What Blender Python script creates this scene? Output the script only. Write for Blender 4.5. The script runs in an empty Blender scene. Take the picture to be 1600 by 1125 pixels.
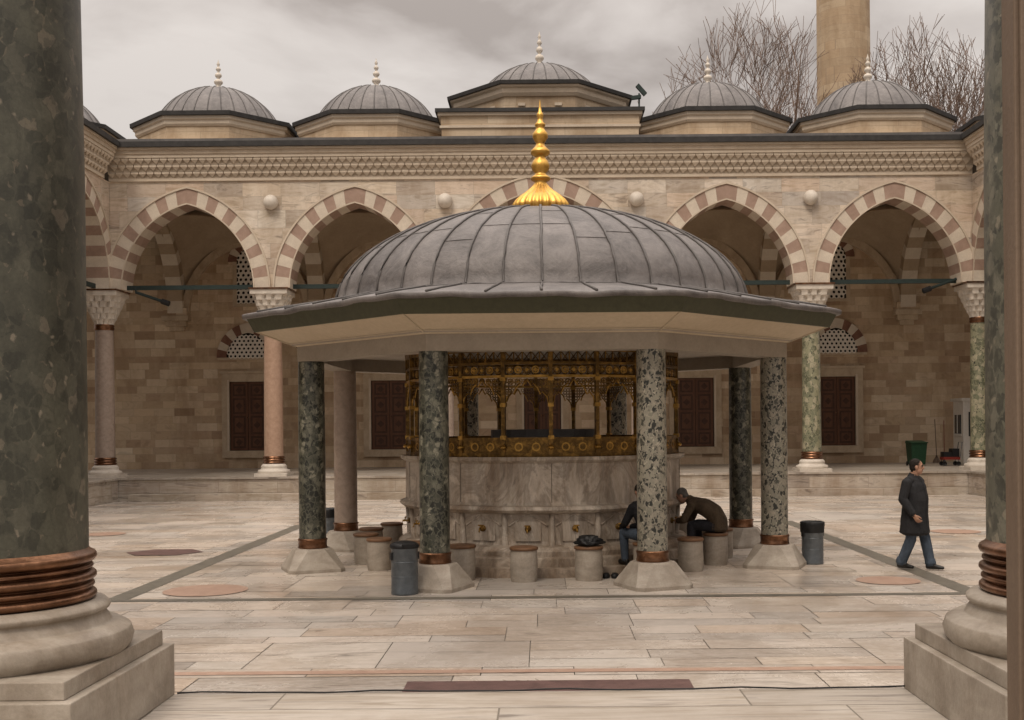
import bpy, math, random
from mathutils import Vector, Matrix, kdtree
random.seed(7)
sc=bpy.context.scene
PI=math.pi
rad=math.radians
def V(*a): return Vector(a)

# ---------------------------------------------------------------- materials
def nd(nt,t,ins=None,**props):
    n=nt.nodes.new(t)
    for k,v in props.items(): setattr(n,k,v)
    for k,v in (ins or {}).items():
        s=n.inputs[k]
        if isinstance(v,bpy.types.NodeSocket): nt.links.new(v,s)
        else: s.default_value=v
    return n
def c4(c): return (c[0],c[1],c[2],1.0)
def ramp(nt,fac,stops,interp='LINEAR'):
    n=nt.nodes.new('ShaderNodeValToRGB'); nt.links.new(fac,n.inputs[0])
    cr=n.color_ramp; cr.interpolation=interp
    while len(cr.elements)<len(stops): cr.elements.new(0.5)
    for e,(p,c) in zip(cr.elements,stops):
        e.position=p; e.color=c4(c) if not isinstance(c,(int,float)) else (c,c,c,1)
    return n.outputs[0]
def mixc(nt,fac,a,b,mode='MIX'):
    n=nt.nodes.new('ShaderNodeMix'); n.data_type='RGBA'; n.blend_type=mode
    for i,v in ((0,fac),(6,a),(7,b)):
        s=n.inputs[i]
        if isinstance(v,bpy.types.NodeSocket): nt.links.new(v,s)
        elif i==0: s.default_value=v
        else: s.default_value=c4(v)
    return n.outputs[2]
def math_(nt,op,a,b=0.0,c=0.0):
    n=nt.nodes.new('ShaderNodeMath'); n.operation=op
    for i,v in enumerate((a,b,c)):
        if isinstance(v,bpy.types.NodeSocket): nt.links.new(v,n.inputs[i])
        else: n.inputs[i].default_value=v
    return n.outputs[0]
def newmat(name,rough=0.7,metal=0.0,spec=0.4):
    m=bpy.data.materials.new(name); m.use_nodes=True; nt=m.node_tree
    b=nt.nodes['Principled BSDF']
    b.inputs['Roughness'].default_value=rough; b.inputs['Metallic'].default_value=metal
    b.inputs['Specular IOR Level'].default_value=spec
    return m,nt,b
def bump(nt,b,h,strength=0.3,dist=0.02):
    n=nd(nt,'ShaderNodeBump',{'Height':h,'Strength':strength,'Distance':dist})
    nt.links.new(n.outputs[0],b.inputs['Normal'])
def coords(nt,scale=(1,1,1)):
    t=nd(nt,'ShaderNodeTexCoord')
    m=nd(nt,'ShaderNodeMapping',{'Vector':t.outputs['Object'],'Scale':scale})
    return m.outputs[0]
def noise(nt,vec,scale,detail=5,rough=0.6,dist=0.0):
    return nd(nt,'ShaderNodeTexNoise',{'Vector':vec,'Scale':scale,'Detail':detail,'Roughness':rough,'Distortion':dist}).outputs[0]

def stone(name,c1,c2,scale=3.0,rough=0.7,metal=0.0,bs=0.25,c3=None,stretch=(1,1,1),spec=0.3,stain=0.0):
    m,nt,b=newmat(name,rough,metal,spec)
    co=coords(nt,stretch)
    f=noise(nt,co,scale,7,0.65,0.4)
    st=[(0.3,c1),(0.7,c2)]
    if c3: st=[(0.25,c1),(0.5,c3),(0.75,c2)]
    col=ramp(nt,f,st)
    g=noise(nt,coords(nt),scale*14,4,0.7)
    col=mixc(nt,0.5,col,ramp(nt,g,[(0.3,0.72),(0.7,1.0)]),'MULTIPLY')
    if stain:
        sn=noise(nt,coords(nt,(1,1,0.5)),2.3,7,0.72,0.6)
        col=mixc(nt,stain,col,ramp(nt,sn,[(0.36,(0.45,0.38,0.31)),(0.58,1.0)]),'MULTIPLY')
    nt.links.new(col,b.inputs['Base Color'])
    bump(nt,b,g,bs,0.01)
    return m
def plain(name,c,rough=0.6,metal=0.0,var=0.25,scale=12):
    return stone(name,tuple(x*(1-var) for x in c),tuple(min(1,x*(1+var*0.5)) for x in c),scale,rough,metal,0.15)

def blocks(name,stops,bw,rh,mortar=(0.2,0.17,0.13),plane='wall',msize=0.006,rough=0.75,vein=0.3,stain=0.5,stretch=(1,1,4),bs=0.4):
    m,nt,b=newmat(name,rough,0,0.3)
    t=nd(nt,'ShaderNodeTexCoord'); s=nd(nt,'ShaderNodeSeparateXYZ',{0:t.outputs['Object']})
    if plane=='wall':
        u=math_(nt,'ADD',s.outputs[0],s.outputs[1]); v=s.outputs[2]
    else:
        u=s.outputs[0]; v=s.outputs[1]
    wob=noise(nt,nd(nt,'ShaderNodeCombineXYZ',{0:0.0,1:v,2:0.0}).outputs[0],0.9,1)
    v2=math_(nt,'ADD',v,math_(nt,'MULTIPLY',wob,0.35))
    rowi=math_(nt,'FLOOR',math_(nt,'DIVIDE',v2,rh))
    rr=nd(nt,'ShaderNodeTexWhiteNoise',{'W':rowi},noise_dimensions='1D').outputs[0]
    u2=math_(nt,'ADD',u,math_(nt,'MULTIPLY',rr,bw*3))
    cb2=nd(nt,'ShaderNodeCombineXYZ',{0:u2,1:v2,2:0.0})
    br=nd(nt,'ShaderNodeTexBrick',{'Vector':cb2.outputs[0],'Color1':(0,0,0,1),'Color2':(1,1,1,1),'Mortar':(0.5,0.5,0.5,1),'Scale':1.0,
        'Mortar Size':msize,'Mortar Smooth':0.3,'Bias':0.0,'Brick Width':bw,'Row Height':rh},offset=0.5,squash=0.72,squash_frequency=3)
    col=ramp(nt,br.outputs[0],stops)
    co=coords(nt,stretch)
    k7=math_(nt,'MULTIPLY',br.outputs[0],9.0)
    off=nd(nt,'ShaderNodeVectorMath',{0:co,1:nd(nt,'ShaderNodeCombineXYZ',{0:k7,1:k7,2:k7}).outputs[0]},operation='ADD')
    vn=noise(nt,off.outputs[0],1.6,8,0.65,1.2)
    col=mixc(nt,vein,col,ramp(nt,vn,[(0.33,(0.48,0.46,0.45)),(0.46,1.0),(0.56,(0.86,0.84,0.81)),(0.66,(0.68,0.64,0.58))]),'MULTIPLY')
    sn=noise(nt,coords(nt,(1,1,0.35)),0.55,6,0.7,0.3)
    col=mixc(nt,stain,col,ramp(nt,sn,[(0.38,(0.58,0.50,0.42)),(0.56,1.0)]),'MULTIPLY')
    col=mixc(nt,math_(nt,'MULTIPLY',br.outputs[1],0.8),col,mortar)
    nt.links.new(col,b.inputs['Base Color'])
    g=noise(nt,coords(nt),22,4,0.7)
    h=math_(nt,'SUBTRACT',math_(nt,'MULTIPLY',g,0.3),br.outputs[1])
    bump(nt,b,h,bs,0.012)
    return m

def breccia(name,stops,matrix,scale=9,rough=0.3,edge=0.05,zs=0.8,dark=0.3,speck=(0.03,0.032,0.03),sa=0.12,soft=0.0):
    m,nt,b=newmat(name,rough,0,0.45)
    co=coords(nt,(1,1,zs))
    nz=nd(nt,'ShaderNodeTexNoise',{'Vector':co,'Scale':scale*1.3,'Detail':4.0})
    dv=nd(nt,'ShaderNodeVectorMath',{0:nz.outputs[1],'Scale':0.9/scale},operation='SCALE').outputs[0]
    vec=nd(nt,'ShaderNodeVectorMath',{0:co,1:dv},operation='ADD').outputs[0]
    vo=nd(nt,'ShaderNodeTexVoronoi',{'Vector':vec,'Scale':scale,'Randomness':1.0})
    ve=nd(nt,'ShaderNodeTexVoronoi',{'Vector':vec,'Scale':scale},feature='DISTANCE_TO_EDGE')
    sp=nd(nt,'ShaderNodeSeparateColor',{0:vo.outputs['Color']})
    col=ramp(nt,sp.outputs[0],stops,'CONSTANT')
    ef=ramp(nt,ve.outputs[0],[(edge*0.7,1.0),(edge*1.4,0.0)])
    v2=nd(nt,'ShaderNodeTexVoronoi',{'Vector':vec,'Scale':scale*3.1})
    s2=nd(nt,'ShaderNodeSeparateColor',{0:v2.outputs['Color']})
    mt=mixc(nt,ramp(nt,s2.outputs[0],[(0.0,0.0),(1-sa*2,1.0)],'CONSTANT'),matrix,speck)
    mt=mixc(nt,ramp(nt,s2.outputs[1],[(0.0,0.0),(0.85,0.7)],'CONSTANT'),mt,tuple(min(1,x*1.7) for x in matrix))
    col=mixc(nt,ef,col,mt)
    col=mixc(nt,ramp(nt,s2.outputs[2],[(0.0,0.0),(0.75,0.6)],'CONSTANT'),col,matrix)
    if soft:
        cn=ramp(nt,noise(nt,coords(nt,(1,1,.6)),4.5,9,0.75,0.8),[(0.3,tuple(x*.4 for x in matrix)),(0.5,matrix),(0.68,tuple(x*1.7 for x in matrix))])
        col=mixc(nt,soft,col,cn)
        v3=nd(nt,'ShaderNodeTexVoronoi',{'Vector':vec,'Scale':scale*1.7})
        s3=nd(nt,'ShaderNodeSeparateColor',{0:v3.outputs['Color']})
        fl=math_(nt,'MULTIPLY',ramp(nt,s3.outputs[1],[(0.0,0.0),(0.9,1.0)],'CONSTANT'),ramp(nt,v3.outputs[0],[(0.18,0.8),(0.34,0.0)]))
        col=mixc(nt,fl,col,(0.24,0.205,0.155))
    big=noise(nt,coords(nt),1.3,4,0.6)
    col=mixc(nt,dark,col,ramp(nt,big,[(0.35,0.5),(0.6,1.0)]),'MULTIPLY')
    fine=noise(nt,coords(nt),60,4,0.75)
    col=mixc(nt,0.6,col,ramp(nt,fine,[(0.3,0.6),(0.7,1.1)]),'MULTIPLY')
    nt.links.new(col,b.inputs['Base Color'])
    bump(nt,b,fine,0.12,0.005)
    return m

M={}
M['facade']=blocks('facade_marble',[(0.0,(0.69,0.59,0.475)),(0.3,(0.61,0.53,0.44)),(0.5,(0.50,0.435,0.37)),(0.7,(0.65,0.52,0.41)),(0.85,(0.72,0.66,0.575)),(1.0,(0.44,0.39,0.35))],1.25,0.50,mortar=(0.36,0.31,0.25),msize=0.005,vein=0.9,stain=0.5,stretch=(0.6,0.6,2.4))
M['wallblk']=blocks('sandstone_wall',[(0.0,(0.60,0.465,0.32)),(0.25,(0.44,0.325,0.215)),(0.5,(0.68,0.55,0.40)),(0.72,(0.37,0.26,0.17)),(0.86,(0.55,0.41,0.285)),(1.0,(0.72,0.61,0.465))],0.8,0.30,mortar=(0.36,0.28,0.19),vein=0.4,stain=0.6,stretch=(1,1,1.5))
M['platform']=blocks('platform_marble',[(0.0,(0.50,0.44,0.37)),(0.4,(0.41,0.36,0.30)),(0.7,(0.55,0.48,0.41)),(1.0,(0.36,0.31,0.265))],1.9,0.37,mortar=(0.18,0.15,0.115),vein=0.9,stain=0.7,stretch=(0.5,0.5,3))
M['platfloor']=blocks('platform_floor',[(0.0,(0.48,0.435,0.38)),(0.4,(0.39,0.35,0.305)),(0.7,(0.52,0.47,0.41)),(1.0,(0.34,0.305,0.265))],2.6,0.62,mortar=(0.13,0.11,0.085),plane='floor',vein=1.0,stain=0.5,stretch=(0.5,6,1),rough=0.42)
M['fore_m']=stone('foreground_base_marble',(0.26,0.22,0.18),(0.44,0.385,0.325),3.2,0.5,c3=(0.35,0.305,0.25),stretch=(1,1,2),stain=0.6)
M['vous_a']=stone('voussoir_cream',(0.56,0.48,0.39),(0.68,0.60,0.49),2.0,0.75)
M['vous_b']=stone('voussoir_rose',(0.29,0.20,0.15),(0.44,0.315,0.25),3.0,0.75,c3=(0.36,0.25,0.195))
M['vous_r']=stone('voussoir_red',(0.15,0.07,0.047),(0.25,0.13,0.09),3.0,0.75)
M['trim']=stone('trim_stone',(0.50,0.415,0.32),(0.65,0.56,0.45),1.5,0.75,c3=(0.58,0.49,0.385))
M['trim_dark']=stone('carved_stone',(0.42,0.335,0.245),(0.56,0.47,0.37),2.5,0.8)
M['frame']=stone('window_frame_stone',(0.47,0.37,0.265),(0.60,0.49,0.36),1.8,0.8,stain=0.35)
M['drum']=blocks('drum_stone',[(0.0,(0.60,0.48,0.345)),(0.5,(0.52,0.41,0.29)),(1.0,(0.64,0.53,0.395))],1.4,0.36,mortar=(0.28,0.22,0.16),vein=0.3,stain=0.75)
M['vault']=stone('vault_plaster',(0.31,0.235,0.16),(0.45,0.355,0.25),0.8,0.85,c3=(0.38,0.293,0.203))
M['lead_edge']=stone('lead_edge',(0.022,0.021,0.021),(0.05,0.047,0.045),4,0.6)
M['lead']=stone('lead_sheet',(0.09,0.084,0.082),(0.18,0.17,0.165),2.2,0.55,0.0,0.3,c3=(0.13,0.122,0.118))
M['white_m']=stone('white_marble',(0.54,0.48,0.41),(0.74,0.675,0.59),3,0.55)
M['lattice']=stone('plaster_lattice',(0.70,0.645,0.57),(0.82,0.765,0.69),3,0.6)
M['grey_m']=stone('grey_marble',(0.27,0.235,0.195),(0.50,0.45,0.385),2.6,0.55,c3=(0.38,0.333,0.278),stretch=(1,1,2.2),stain=0.35)
M['copper']=stone('copper_band',(0.07,0.035,0.02),(0.42,0.225,0.13),5,0.28,0.85,0.3,c3=(0.18,0.09,0.05))
M['iron']=plain('dark_iron',(0.03,0.045,0.042),0.6,0.2)
M['granite_pink']=stone('pink_granite',(0.34,0.215,0.15),(0.50,0.34,0.25),9,0.5,c3=(0.42,0.28,0.20))
M['granite_grey']=stone('grey_granite',(0.27,0.21,0.17),(0.42,0.34,0.28),9,0.5,c3=(0.35,0.275,0.225))
M['green_far']=breccia('green_breccia',[(0,(0.13,0.135,0.085)),(0.3,(0.30,0.29,0.19)),(0.55,(0.42,0.38,0.27)),(0.8,(0.19,0.20,0.13))],(0.28,0.27,0.18),8)
M['brec_dark']=breccia('verd_antique_dark',[(0,(0.018,0.02,0.016)),(0.3,(0.06,0.062,0.046)),(0.5,(0.15,0.146,0.112)),(0.66,(0.035,0.038,0.029)),(0.85,(0.24,0.228,0.175))],(0.095,0.094,0.07),14,edge=0.08)
M['brec_light']=breccia('verd_antique_light',[(0,(0.028,0.03,0.026)),(0.30,(0.26,0.247,0.195)),(0.55,(0.34,0.308,0.245)),(0.7,(0.07,0.07,0.056)),(0.82,(0.22,0.212,0.165))],(0.28,0.257,0.205),14,edge=0.11,sa=0.16)
M['brec_fore']=breccia('foreground_marble',[(0,(0.028,0.029,0.021)),(0.3,(0.08,0.078,0.056)),(0.5,(0.115,0.108,0.079)),(0.65,(0.024,0.026,0.019)),(0.8,(0.09,0.088,0.063)),(0.94,(0.22,0.183,0.136))],(0.068,0.066,0.048),13,rough=0.42,edge=0.05,dark=0.8,speck=(0.19,0.155,0.11),sa=0.06,soft=0.5)
M['brec_fore2']=breccia('foreground_marble_pale',[(0,(0.045,0.047,0.038)),(0.25,(0.12,0.12,0.09)),(0.45,(0.19,0.18,0.14)),(0.6,(0.04,0.042,0.035)),(0.8,(0.14,0.135,0.10)),(0.93,(0.30,0.265,0.20))],(0.12,0.118,0.09),13,rough=0.42,edge=0.08,dark=0.4,soft=0.3)
M['wood']=stone('shutter_wood',(0.085,0.036,0.019),(0.15,0.067,0.036),5,0.55,stretch=(1,1,0.2))
M['wood_dk']=stone('shutter_frame_wood',(0.048,0.021,0.012),(0.085,0.038,0.022),5,0.55)
M['olive']=plain('olive_paint',(0.062,0.062,0.034),0.55)
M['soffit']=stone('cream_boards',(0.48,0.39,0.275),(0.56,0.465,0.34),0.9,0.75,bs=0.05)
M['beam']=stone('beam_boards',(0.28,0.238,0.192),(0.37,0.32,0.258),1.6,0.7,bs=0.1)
M['gold']=stone('gold_leaf',(0.50,0.27,0.06),(0.85,0.52,0.14),6,0.36,0.85,0.2,c3=(0.72,0.42,0.10))
M['bronze']=stone('gilded_bronze',(0.04,0.025,0.009),(0.46,0.265,0.065),9,0.4,0.65,0.4,c3=(0.16,0.092,0.027))
M['bronze_hi']=stone('gilded_bronze_bright',(0.24,0.14,0.034),(0.62,0.36,0.09),9,0.38,0.75,0.3)
M['dark']=plain('dark_void',(0.012,0.011,0.01),0.9)
M['stoolwood']=plain('stool_wood',(0.18,0.095,0.05),0.5)
M['steel']=plain('galvanised_steel',(0.14,0.158,0.175),0.35,0.5)
M['black']=plain('black_plastic',(0.014,0.014,0.015),0.5)
M['green_p']=plain('green_plastic',(0.012,0.045,0.022),0.45)
M['white_p']=plain('white_paint',(0.70,0.67,0.62),0.5,var=0.1)
M['red_p']=plain('red_plastic',(0.22,0.03,0.02),0.5)
M['glass']=plain('dark_glass',(0.05,0.055,0.06),0.1)
M['bark']=stone('bark',(0.10,0.065,0.048),(0.19,0.128,0.095),6,0.9)
M['minaret']=blocks('minaret_stone',[(0.0,(0.48,0.36,0.24)),(0.5,(0.39,0.29,0.19)),(1.0,(0.53,0.42,0.295))],0.9,0.42,mortar=(0.28,0.21,0.15),vein=0.35,stain=0.6)
M['porphyry']=stone('porphyry',(0.085,0.048,0.042),(0.16,0.092,0.082),5,0.45)
M['rosso']=stone('rose_stone',(0.33,0.21,0.155),(0.44,0.30,0.225),5,0.5)
M['band']=stone('dark_band_stone',(0.11,0.098,0.078),(0.18,0.162,0.13),4,0.45)
M['mortar']=plain('floor_mortar',(0.18,0.155,0.125),0.9)
M['earth']=stone('earth',(0.12,0.10,0.07),(0.18,0.15,0.11),0.5,0.95)
M['woodpost']=stone('timber',(0.12,0.085,0.06),(0.19,0.137,0.098),4,0.6,stretch=(1,1,0.15))

def floor_mat():
    m,nt,b=newmat('courtyard_marble',0.35,0,0.5)
    at=nd(nt,'ShaderNodeAttribute',attribute_name='Col')
    s=nd(nt,'ShaderNodeSeparateColor',{0:at.outputs['Color']})
    col=ramp(nt,s.outputs[0],[(0.0,(0.66,0.58,0.50)),(0.25,(0.60,0.535,0.47)),(0.45,(0.49,0.445,0.40)),(0.6,(0.69,0.615,0.535)),(0.75,(0.57,0.475,0.39)),(0.88,(0.63,0.58,0.52)),(1.0,(0.41,0.375,0.34))])
    co=coords(nt,(0.55,3.2,1))
    off=nd(nt,'ShaderNodeCombineXYZ',{0:math_(nt,'MULTIPLY',s.outputs[1],37.0),1:math_(nt,'MULTIPLY',s.outputs[2],53.0),2:math_(nt,'MULTIPLY',s.outputs[1],91.0)})
    rot=nd(nt,'ShaderNodeVectorRotate',{'Vector':co,'Angle':math_(nt,'MULTIPLY',math_(nt,'SUBTRACT',s.outputs[2],0.5),1.3)},rotation_type='Z_AXIS')
    vec=nd(nt,'ShaderNodeVectorMath',{0:rot.outputs[0],1:off.outputs[0]},operation='ADD').outputs[0]
    v=noise(nt,vec,1.3,9,0.68,1.7)
    vs=math_(nt,'ADD',0.35,math_(nt,'MULTIPLY',s.outputs[1],0.65))
    col=mixc(nt,vs,col,ramp(nt,v,[(0.33,(0.38,0.37,0.36)),(0.43,(0.82,0.80,0.78)),(0.5,1.0),(0.555,(0.72,0.70,0.67)),(0.60,(0.97,0.95,0.92)),(0.70,(0.64,0.60,0.54))]),'MULTIPLY')
    st=noise(nt,coords(nt),0.45,6,0.7,0.5)
    col=mixc(nt,0.55,col,ramp(nt,st,[(0.36,(0.66,0.60,0.53)),(0.55,1.0)]),'MULTIPLY')
    f=noise(nt,coords(nt),16,5,0.75)
    col=mixc(nt,0.45,col,ramp(nt,f,[(0.3,0.74),(0.6,1.0)]),'MULTIPLY')
    nt.links.new(col,b.inputs['Base Color'])
    nt.links.new(ramp(nt,st,[(0.35,0.18),(0.65,0.36)]),b.inputs['Roughness'])
    bump(nt,b,f,0.05,0.005)
    return m
M['floor']=floor_mat()

def gore_mat(name,n,c1,c2,var=0.12):
    m,nt,b=newmat(name,0.5,0.1,0.4)
    t=nd(nt,'ShaderNodeTexCoord'); s=nd(nt,'ShaderNodeSeparateXYZ',{0:t.outputs['Object']})
    a=math_(nt,'ARCTAN2',s.outputs[1],s.outputs[0])
    gi=math_(nt,'FLOOR',math_(nt,'MULTIPLY',math_(nt,'ADD',a,PI),n/(2*PI)))
    r1=nd(nt,'ShaderNodeTexWhiteNoise',{'W':gi},noise_dimensions='1D').outputs[0]
    f=noise(nt,coords(nt),1.7,8,0.72,0.8)
    f2=noise(nt,coords(nt,(1,1,1)),11,6,0.75)
    k=math_(nt,'ADD',math_(nt,'MULTIPLY',r1,var),math_(nt,'ADD',math_(nt,'MULTIPLY',f,0.75),math_(nt,'MULTIPLY',f2,0.3)))
    col=ramp(nt,k,[(0.38,c1),(0.76,c2)])
    nt.links.new(col,b.inputs['Base Color'])
    bump(nt,b,math_(nt,'ADD',f,math_(nt,'MULTIPLY',f2,0.4)),0.5,0.05)
    return m
M['lead_big']=gore_mat('lead_roofing',40,(0.056,0.05,0.049),(0.195,0.177,0.169))
M['lead_seam']=stone('lead_seam',(0.07,0.064,0.061),(0.14,0.128,0.123),5,0.5)
def basin_mat():
    m,nt,b=newmat('basin_marble',0.5,0,0.4)
    co=coords(nt,(1,1,0.55))
    v=noise(nt,co,1.5,9,0.66,1.6)
    col=ramp(nt,v,[(0.3,(0.20,0.172,0.143)),(0.42,(0.50,0.44,0.37)),(0.5,(0.35,0.304,0.254)),(0.58,(0.60,0.532,0.453)),(0.72,(0.40,0.348,0.288))])
    st=noise(nt,coords(nt,(1.5,1.5,0.3)),1.4,6,0.7)
    col=mixc(nt,0.85,col,ramp(nt,st,[(0.36,(0.46,0.37,0.29)),(0.58,1.0)]),'MULTIPLY')
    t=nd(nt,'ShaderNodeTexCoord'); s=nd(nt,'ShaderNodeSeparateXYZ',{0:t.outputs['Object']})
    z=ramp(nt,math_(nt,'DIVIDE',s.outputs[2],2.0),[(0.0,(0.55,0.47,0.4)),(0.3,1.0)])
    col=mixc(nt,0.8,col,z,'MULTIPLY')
    nt.links.new(col,b.inputs['Base Color'])
    bump(nt,b,noise(nt,coords(nt),25,4,0.7),0.15,0.008)
    return m
M['basin']=basin_mat()

# ---------------------------------------------------------------- mesh builder
class MB:
    def __init__(s,xf=None): s.v=[];s.f=[];s.m=[];s.sm=[];s.mats=[];s.xf=xf
    def mi(s,k):
        if k not in s.mats: s.mats.append(k)
        return s.mats.index(k)
    def add(s,vs,fs,k,smooth=False):
        o=len(s.v); i=s.mi(k)
        s.v+= [s.xf(*p) for p in vs] if s.xf else [tuple(p) for p in vs]
        for f in fs: s.f.append([o+a for a in f]); s.m.append(i); s.sm.append(smooth)
    def box(s,x0,x1,y0,y1,z0,z1,k):
        s.add([(x0,y0,z0),(x1,y0,z0),(x1,y1,z0),(x0,y1,z0),(x0,y0,z1),(x1,y0,z1),(x1,y1,z1),(x0,y1,z1)],
              [(0,3,2,1),(4,5,6,7),(0,1,5,4),(1,2,6,5),(2,3,7,6),(3,0,4,7)],k)
    def obox(s,c,ux,uy,uz,k):
        c=Vector(c);vs=[]
        for sz in(-1,1):
            for sx,sy in((-1,-1),(1,-1),(1,1),(-1,1)): vs.append(tuple(c+ux*sx+uy*sy+uz*sz))
        s.add(vs,[(0,3,2,1),(4,5,6,7),(0,1,5,4),(1,2,6,5),(2,3,7,6),(3,0,4,7)],k)
    def lathe(s,cx,cy,prof,n,k,smooth=True,rf=None,a0=0.0,caps=True):
        vs=[];fs=[]
        for j,(r,z) in enumerate(prof):
            for i in range(n):
                t=a0+2*PI*i/n; q=rf(t,r,z) if rf else r
                vs.append((cx+q*math.cos(t),cy+q*math.sin(t),z))
        for j in range(len(prof)-1):
            for i in range(n):
                i2=(i+1)%n; fs.append((j*n+i,j*n+i2,(j+1)*n+i2,(j+1)*n+i))
        s.add(vs,fs,k,smooth)
        if caps:
            for j in (0,len(prof)-1):
                if prof[j][0]>0.003: s.add(vs[j*n:(j+1)*n],[tuple(range(n))],k)
    def tube(s,pts,rads,n,k,smooth=True):
        pts=[Vector(p) for p in pts]; vs=[];fs=[]
        for i,p in enumerate(pts):
            t=(pts[min(i+1,len(pts)-1)]-pts[max(i-1,0)]).normalized()
            a=Vector((0,0,1)) if abs(t.z)<0.9 else Vector((1,0,0))
            x=t.cross(a).normalized(); y=t.cross(x)
            r=rads[i] if isinstance(rads,(list,tuple)) else rads
            for j in range(n):
                th=2*PI*j/n; vs.append(tuple(p+x*r*math.cos(th)+y*r*math.sin(th)))
        for i in range(len(pts)-1):
            for j in range(n):
                j2=(j+1)%n; fs.append((i*n+j,i*n+j2,(i+1)*n+j2,(i+1)*n+j))
        fs.append(tuple(range(n))); fs.append(tuple((len(pts)-1)*n+j for j in range(n)))
        s.add(vs,fs,k,smooth)
    def obj(s,name,parent=None,loc=(0,0,0),bevel=0,rot=0):
        me=bpy.data.meshes.new(name); me.from_pydata(s.v,[],s.f)
        for k in s.mats: me.materials.append(M[k] if isinstance(k,str) else k)
        me.polygons.foreach_set('material_index',s.m); me.polygons.foreach_set('use_smooth',s.sm); me.update()
        o=bpy.data.objects.new(name,me); sc.collection.objects.link(o); o.location=loc; o.rotation_euler=(0,0,rot)
        if parent: o.parent=parent
        if bevel:
            b=o.modifiers.new('bev','BEVEL'); b.width=bevel; b.segments=2; b.limit_method='ANGLE'; b.angle_limit=rad(40)
        return o
def empty(name,loc=(0,0,0)):
    e=bpy.data.objects.new(name,None); e.location=loc; e.empty_display_size=0.3; sc.collection.objects.link(e); return e

# ---------------------------------------------------------------- ground + court
g=MB(); g.add([(-600,-600,-0.06),(600,-600,-0.06),(600,900,-0.06),(-600,900,-0.06)],[(0,1,2,3)],'earth'); g.obj('ground')
FX=13.6
court=empty('courtyard_pavement')
g=MB(); g.add([(-FX-.1,6.3,-0.012),(FX+.1,6.3,-0.012),(FX+.1,36.3,-0.012),(-FX-.1,36.3,-0.012)],[(0,1,2,3)],'mortar'); g.obj('joint_bed',court)
vs=[];fs=[];cols=[]
y=6.35
R=random.Random(3)
def slab(x0,x1,y,y1):
    o=len(vs); gq=0.0035+R.random()*0.0025
    dz=R.uniform(-0.0015,0.0015)
    j=lambda:R.uniform(-.0015,.0015)
    vs.extend([(x0+gq,y+gq+j(),dz),(x1-gq,y+gq+j(),dz),(x1-gq,y1-gq+j(),dz),(x0+gq,y1-gq+j(),dz)])
    fs.append((o,o+1,o+2,o+3)); c=(R.random(),R.random(),R.random(),1); cols.extend([c]*4)
while y<36.3:
    hs=[R.choice([0.36,0.42,0.5,0.6]) for _ in range(R.choice([1,2,2,3]))]
    x=-FX-R.random()*1.5
    H=sum(hs); y1=min(y+H,36.35)
    while x<FX:
        if R.random()<0.28:
            w=R.uniform(.9,1.7); x0=max(x,-FX);x1=min(x+w,FX)
            if x1-x0>.05: slab(x0,x1,y,y1)
            x+=w
        else:
            W_=R.uniform(1.6,4.2); xa=max(x,-FX); xb=min(x+W_,FX); yy=y
            for h in hs:
                yt=min(yy+h,y1)
                if yt-yy<.02: break
                q=xa
                while q<xb-.02:
                    w=R.uniform(.7,2.4); q1=q+w
                    if xb-q1<.5: q1=xb
                    slab(q,min(q1,xb),yy,yt); q=q1
                yy=yt
            x+=W_
    y=y1
me=bpy.data.meshes.new('slabs'); me.from_pydata(vs,[],fs); at=me.color_attributes.new('Col','FLOAT_COLOR','POINT')
for i,c in enumerate(cols): at.data[i].color=c
me.materials.append(M['floor']); ob=bpy.data.objects.new('slabs',me); sc.collection.objects.link(ob); ob.parent=court
g=MB()
def quad(x0,x1,y0,y1,k,z=0.005): g.add([(x0,y0,z),(x1,y0,z),(x1,y1,z),(x0,y1,z)],[(0,1,2,3)],k)
quad(-7,7,10.33,10.47,'rosso')
quad(-1.22,1.28,9.45,10.0,'porphyry')
quad(-5.85,5.85,14.82,15.02,'band')
quad(-5.85,-5.55,15.025,26.5,'band'); quad(5.55,5.85,15.025,26.5,'band'); quad(-5.54,5.54,26.2,26.5,'band')
def disc(cx,cy,r,k,n=40,z=0.009,sy=1): g.add([(cx+r*math.cos(2*PI*i/n),cy+r*sy*math.sin(2*PI*i/n),z) for i in range(n)],[tuple(range(n))],k)
disc(-4.75,15.8,0.58,'rosso'); disc(4.95,16.2,0.45,'rosso'); disc(-7.0,20.8,0.72,'porphyry',6,sy=0.8); disc(-9.6,24.6,0.45,'rosso'); disc(8.6,23.5,0.5,'rosso')
g.obj('inlays',court)

plat=MB()
def platbox(x0,x1,y0,y1,z1=0.74):
    plat.box(x0,x1,y0,y1,-0.1,z1-0.06,'platform')
    e=0.04
    plat.box(x0-e if x0>-20 else x0,x1+e if x1<20 else x1,y0-e,y1,z1-0.06,z1,'platfloor')
platbox(-22.4,22.4,36.2,44.6)
plat.box(-22.4,22.4,-2.2,6.4,-0.1,0.68,'platform'); plat.box(-22.4,22.4,-2.2,6.45,0.68,0.74,'platfloor')
plat.box(-22.4,-13.65,6.46,36.14,-0.1,0.68,'platform'); plat.box(-22.4,-13.6,6.46,36.14,0.68,0.738,'platfloor')
plat.box(13.65,22.4,6.46,36.14,-0.1,0.68,'platform'); plat.box(13.6,22.4,6.46,36.14,0.68,0.738,'platfloor')
plat.box(-13.2,13.2,35.8,36.19,-0.1,0.22,'platform')
plat.obj('gallery_platform')

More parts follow.
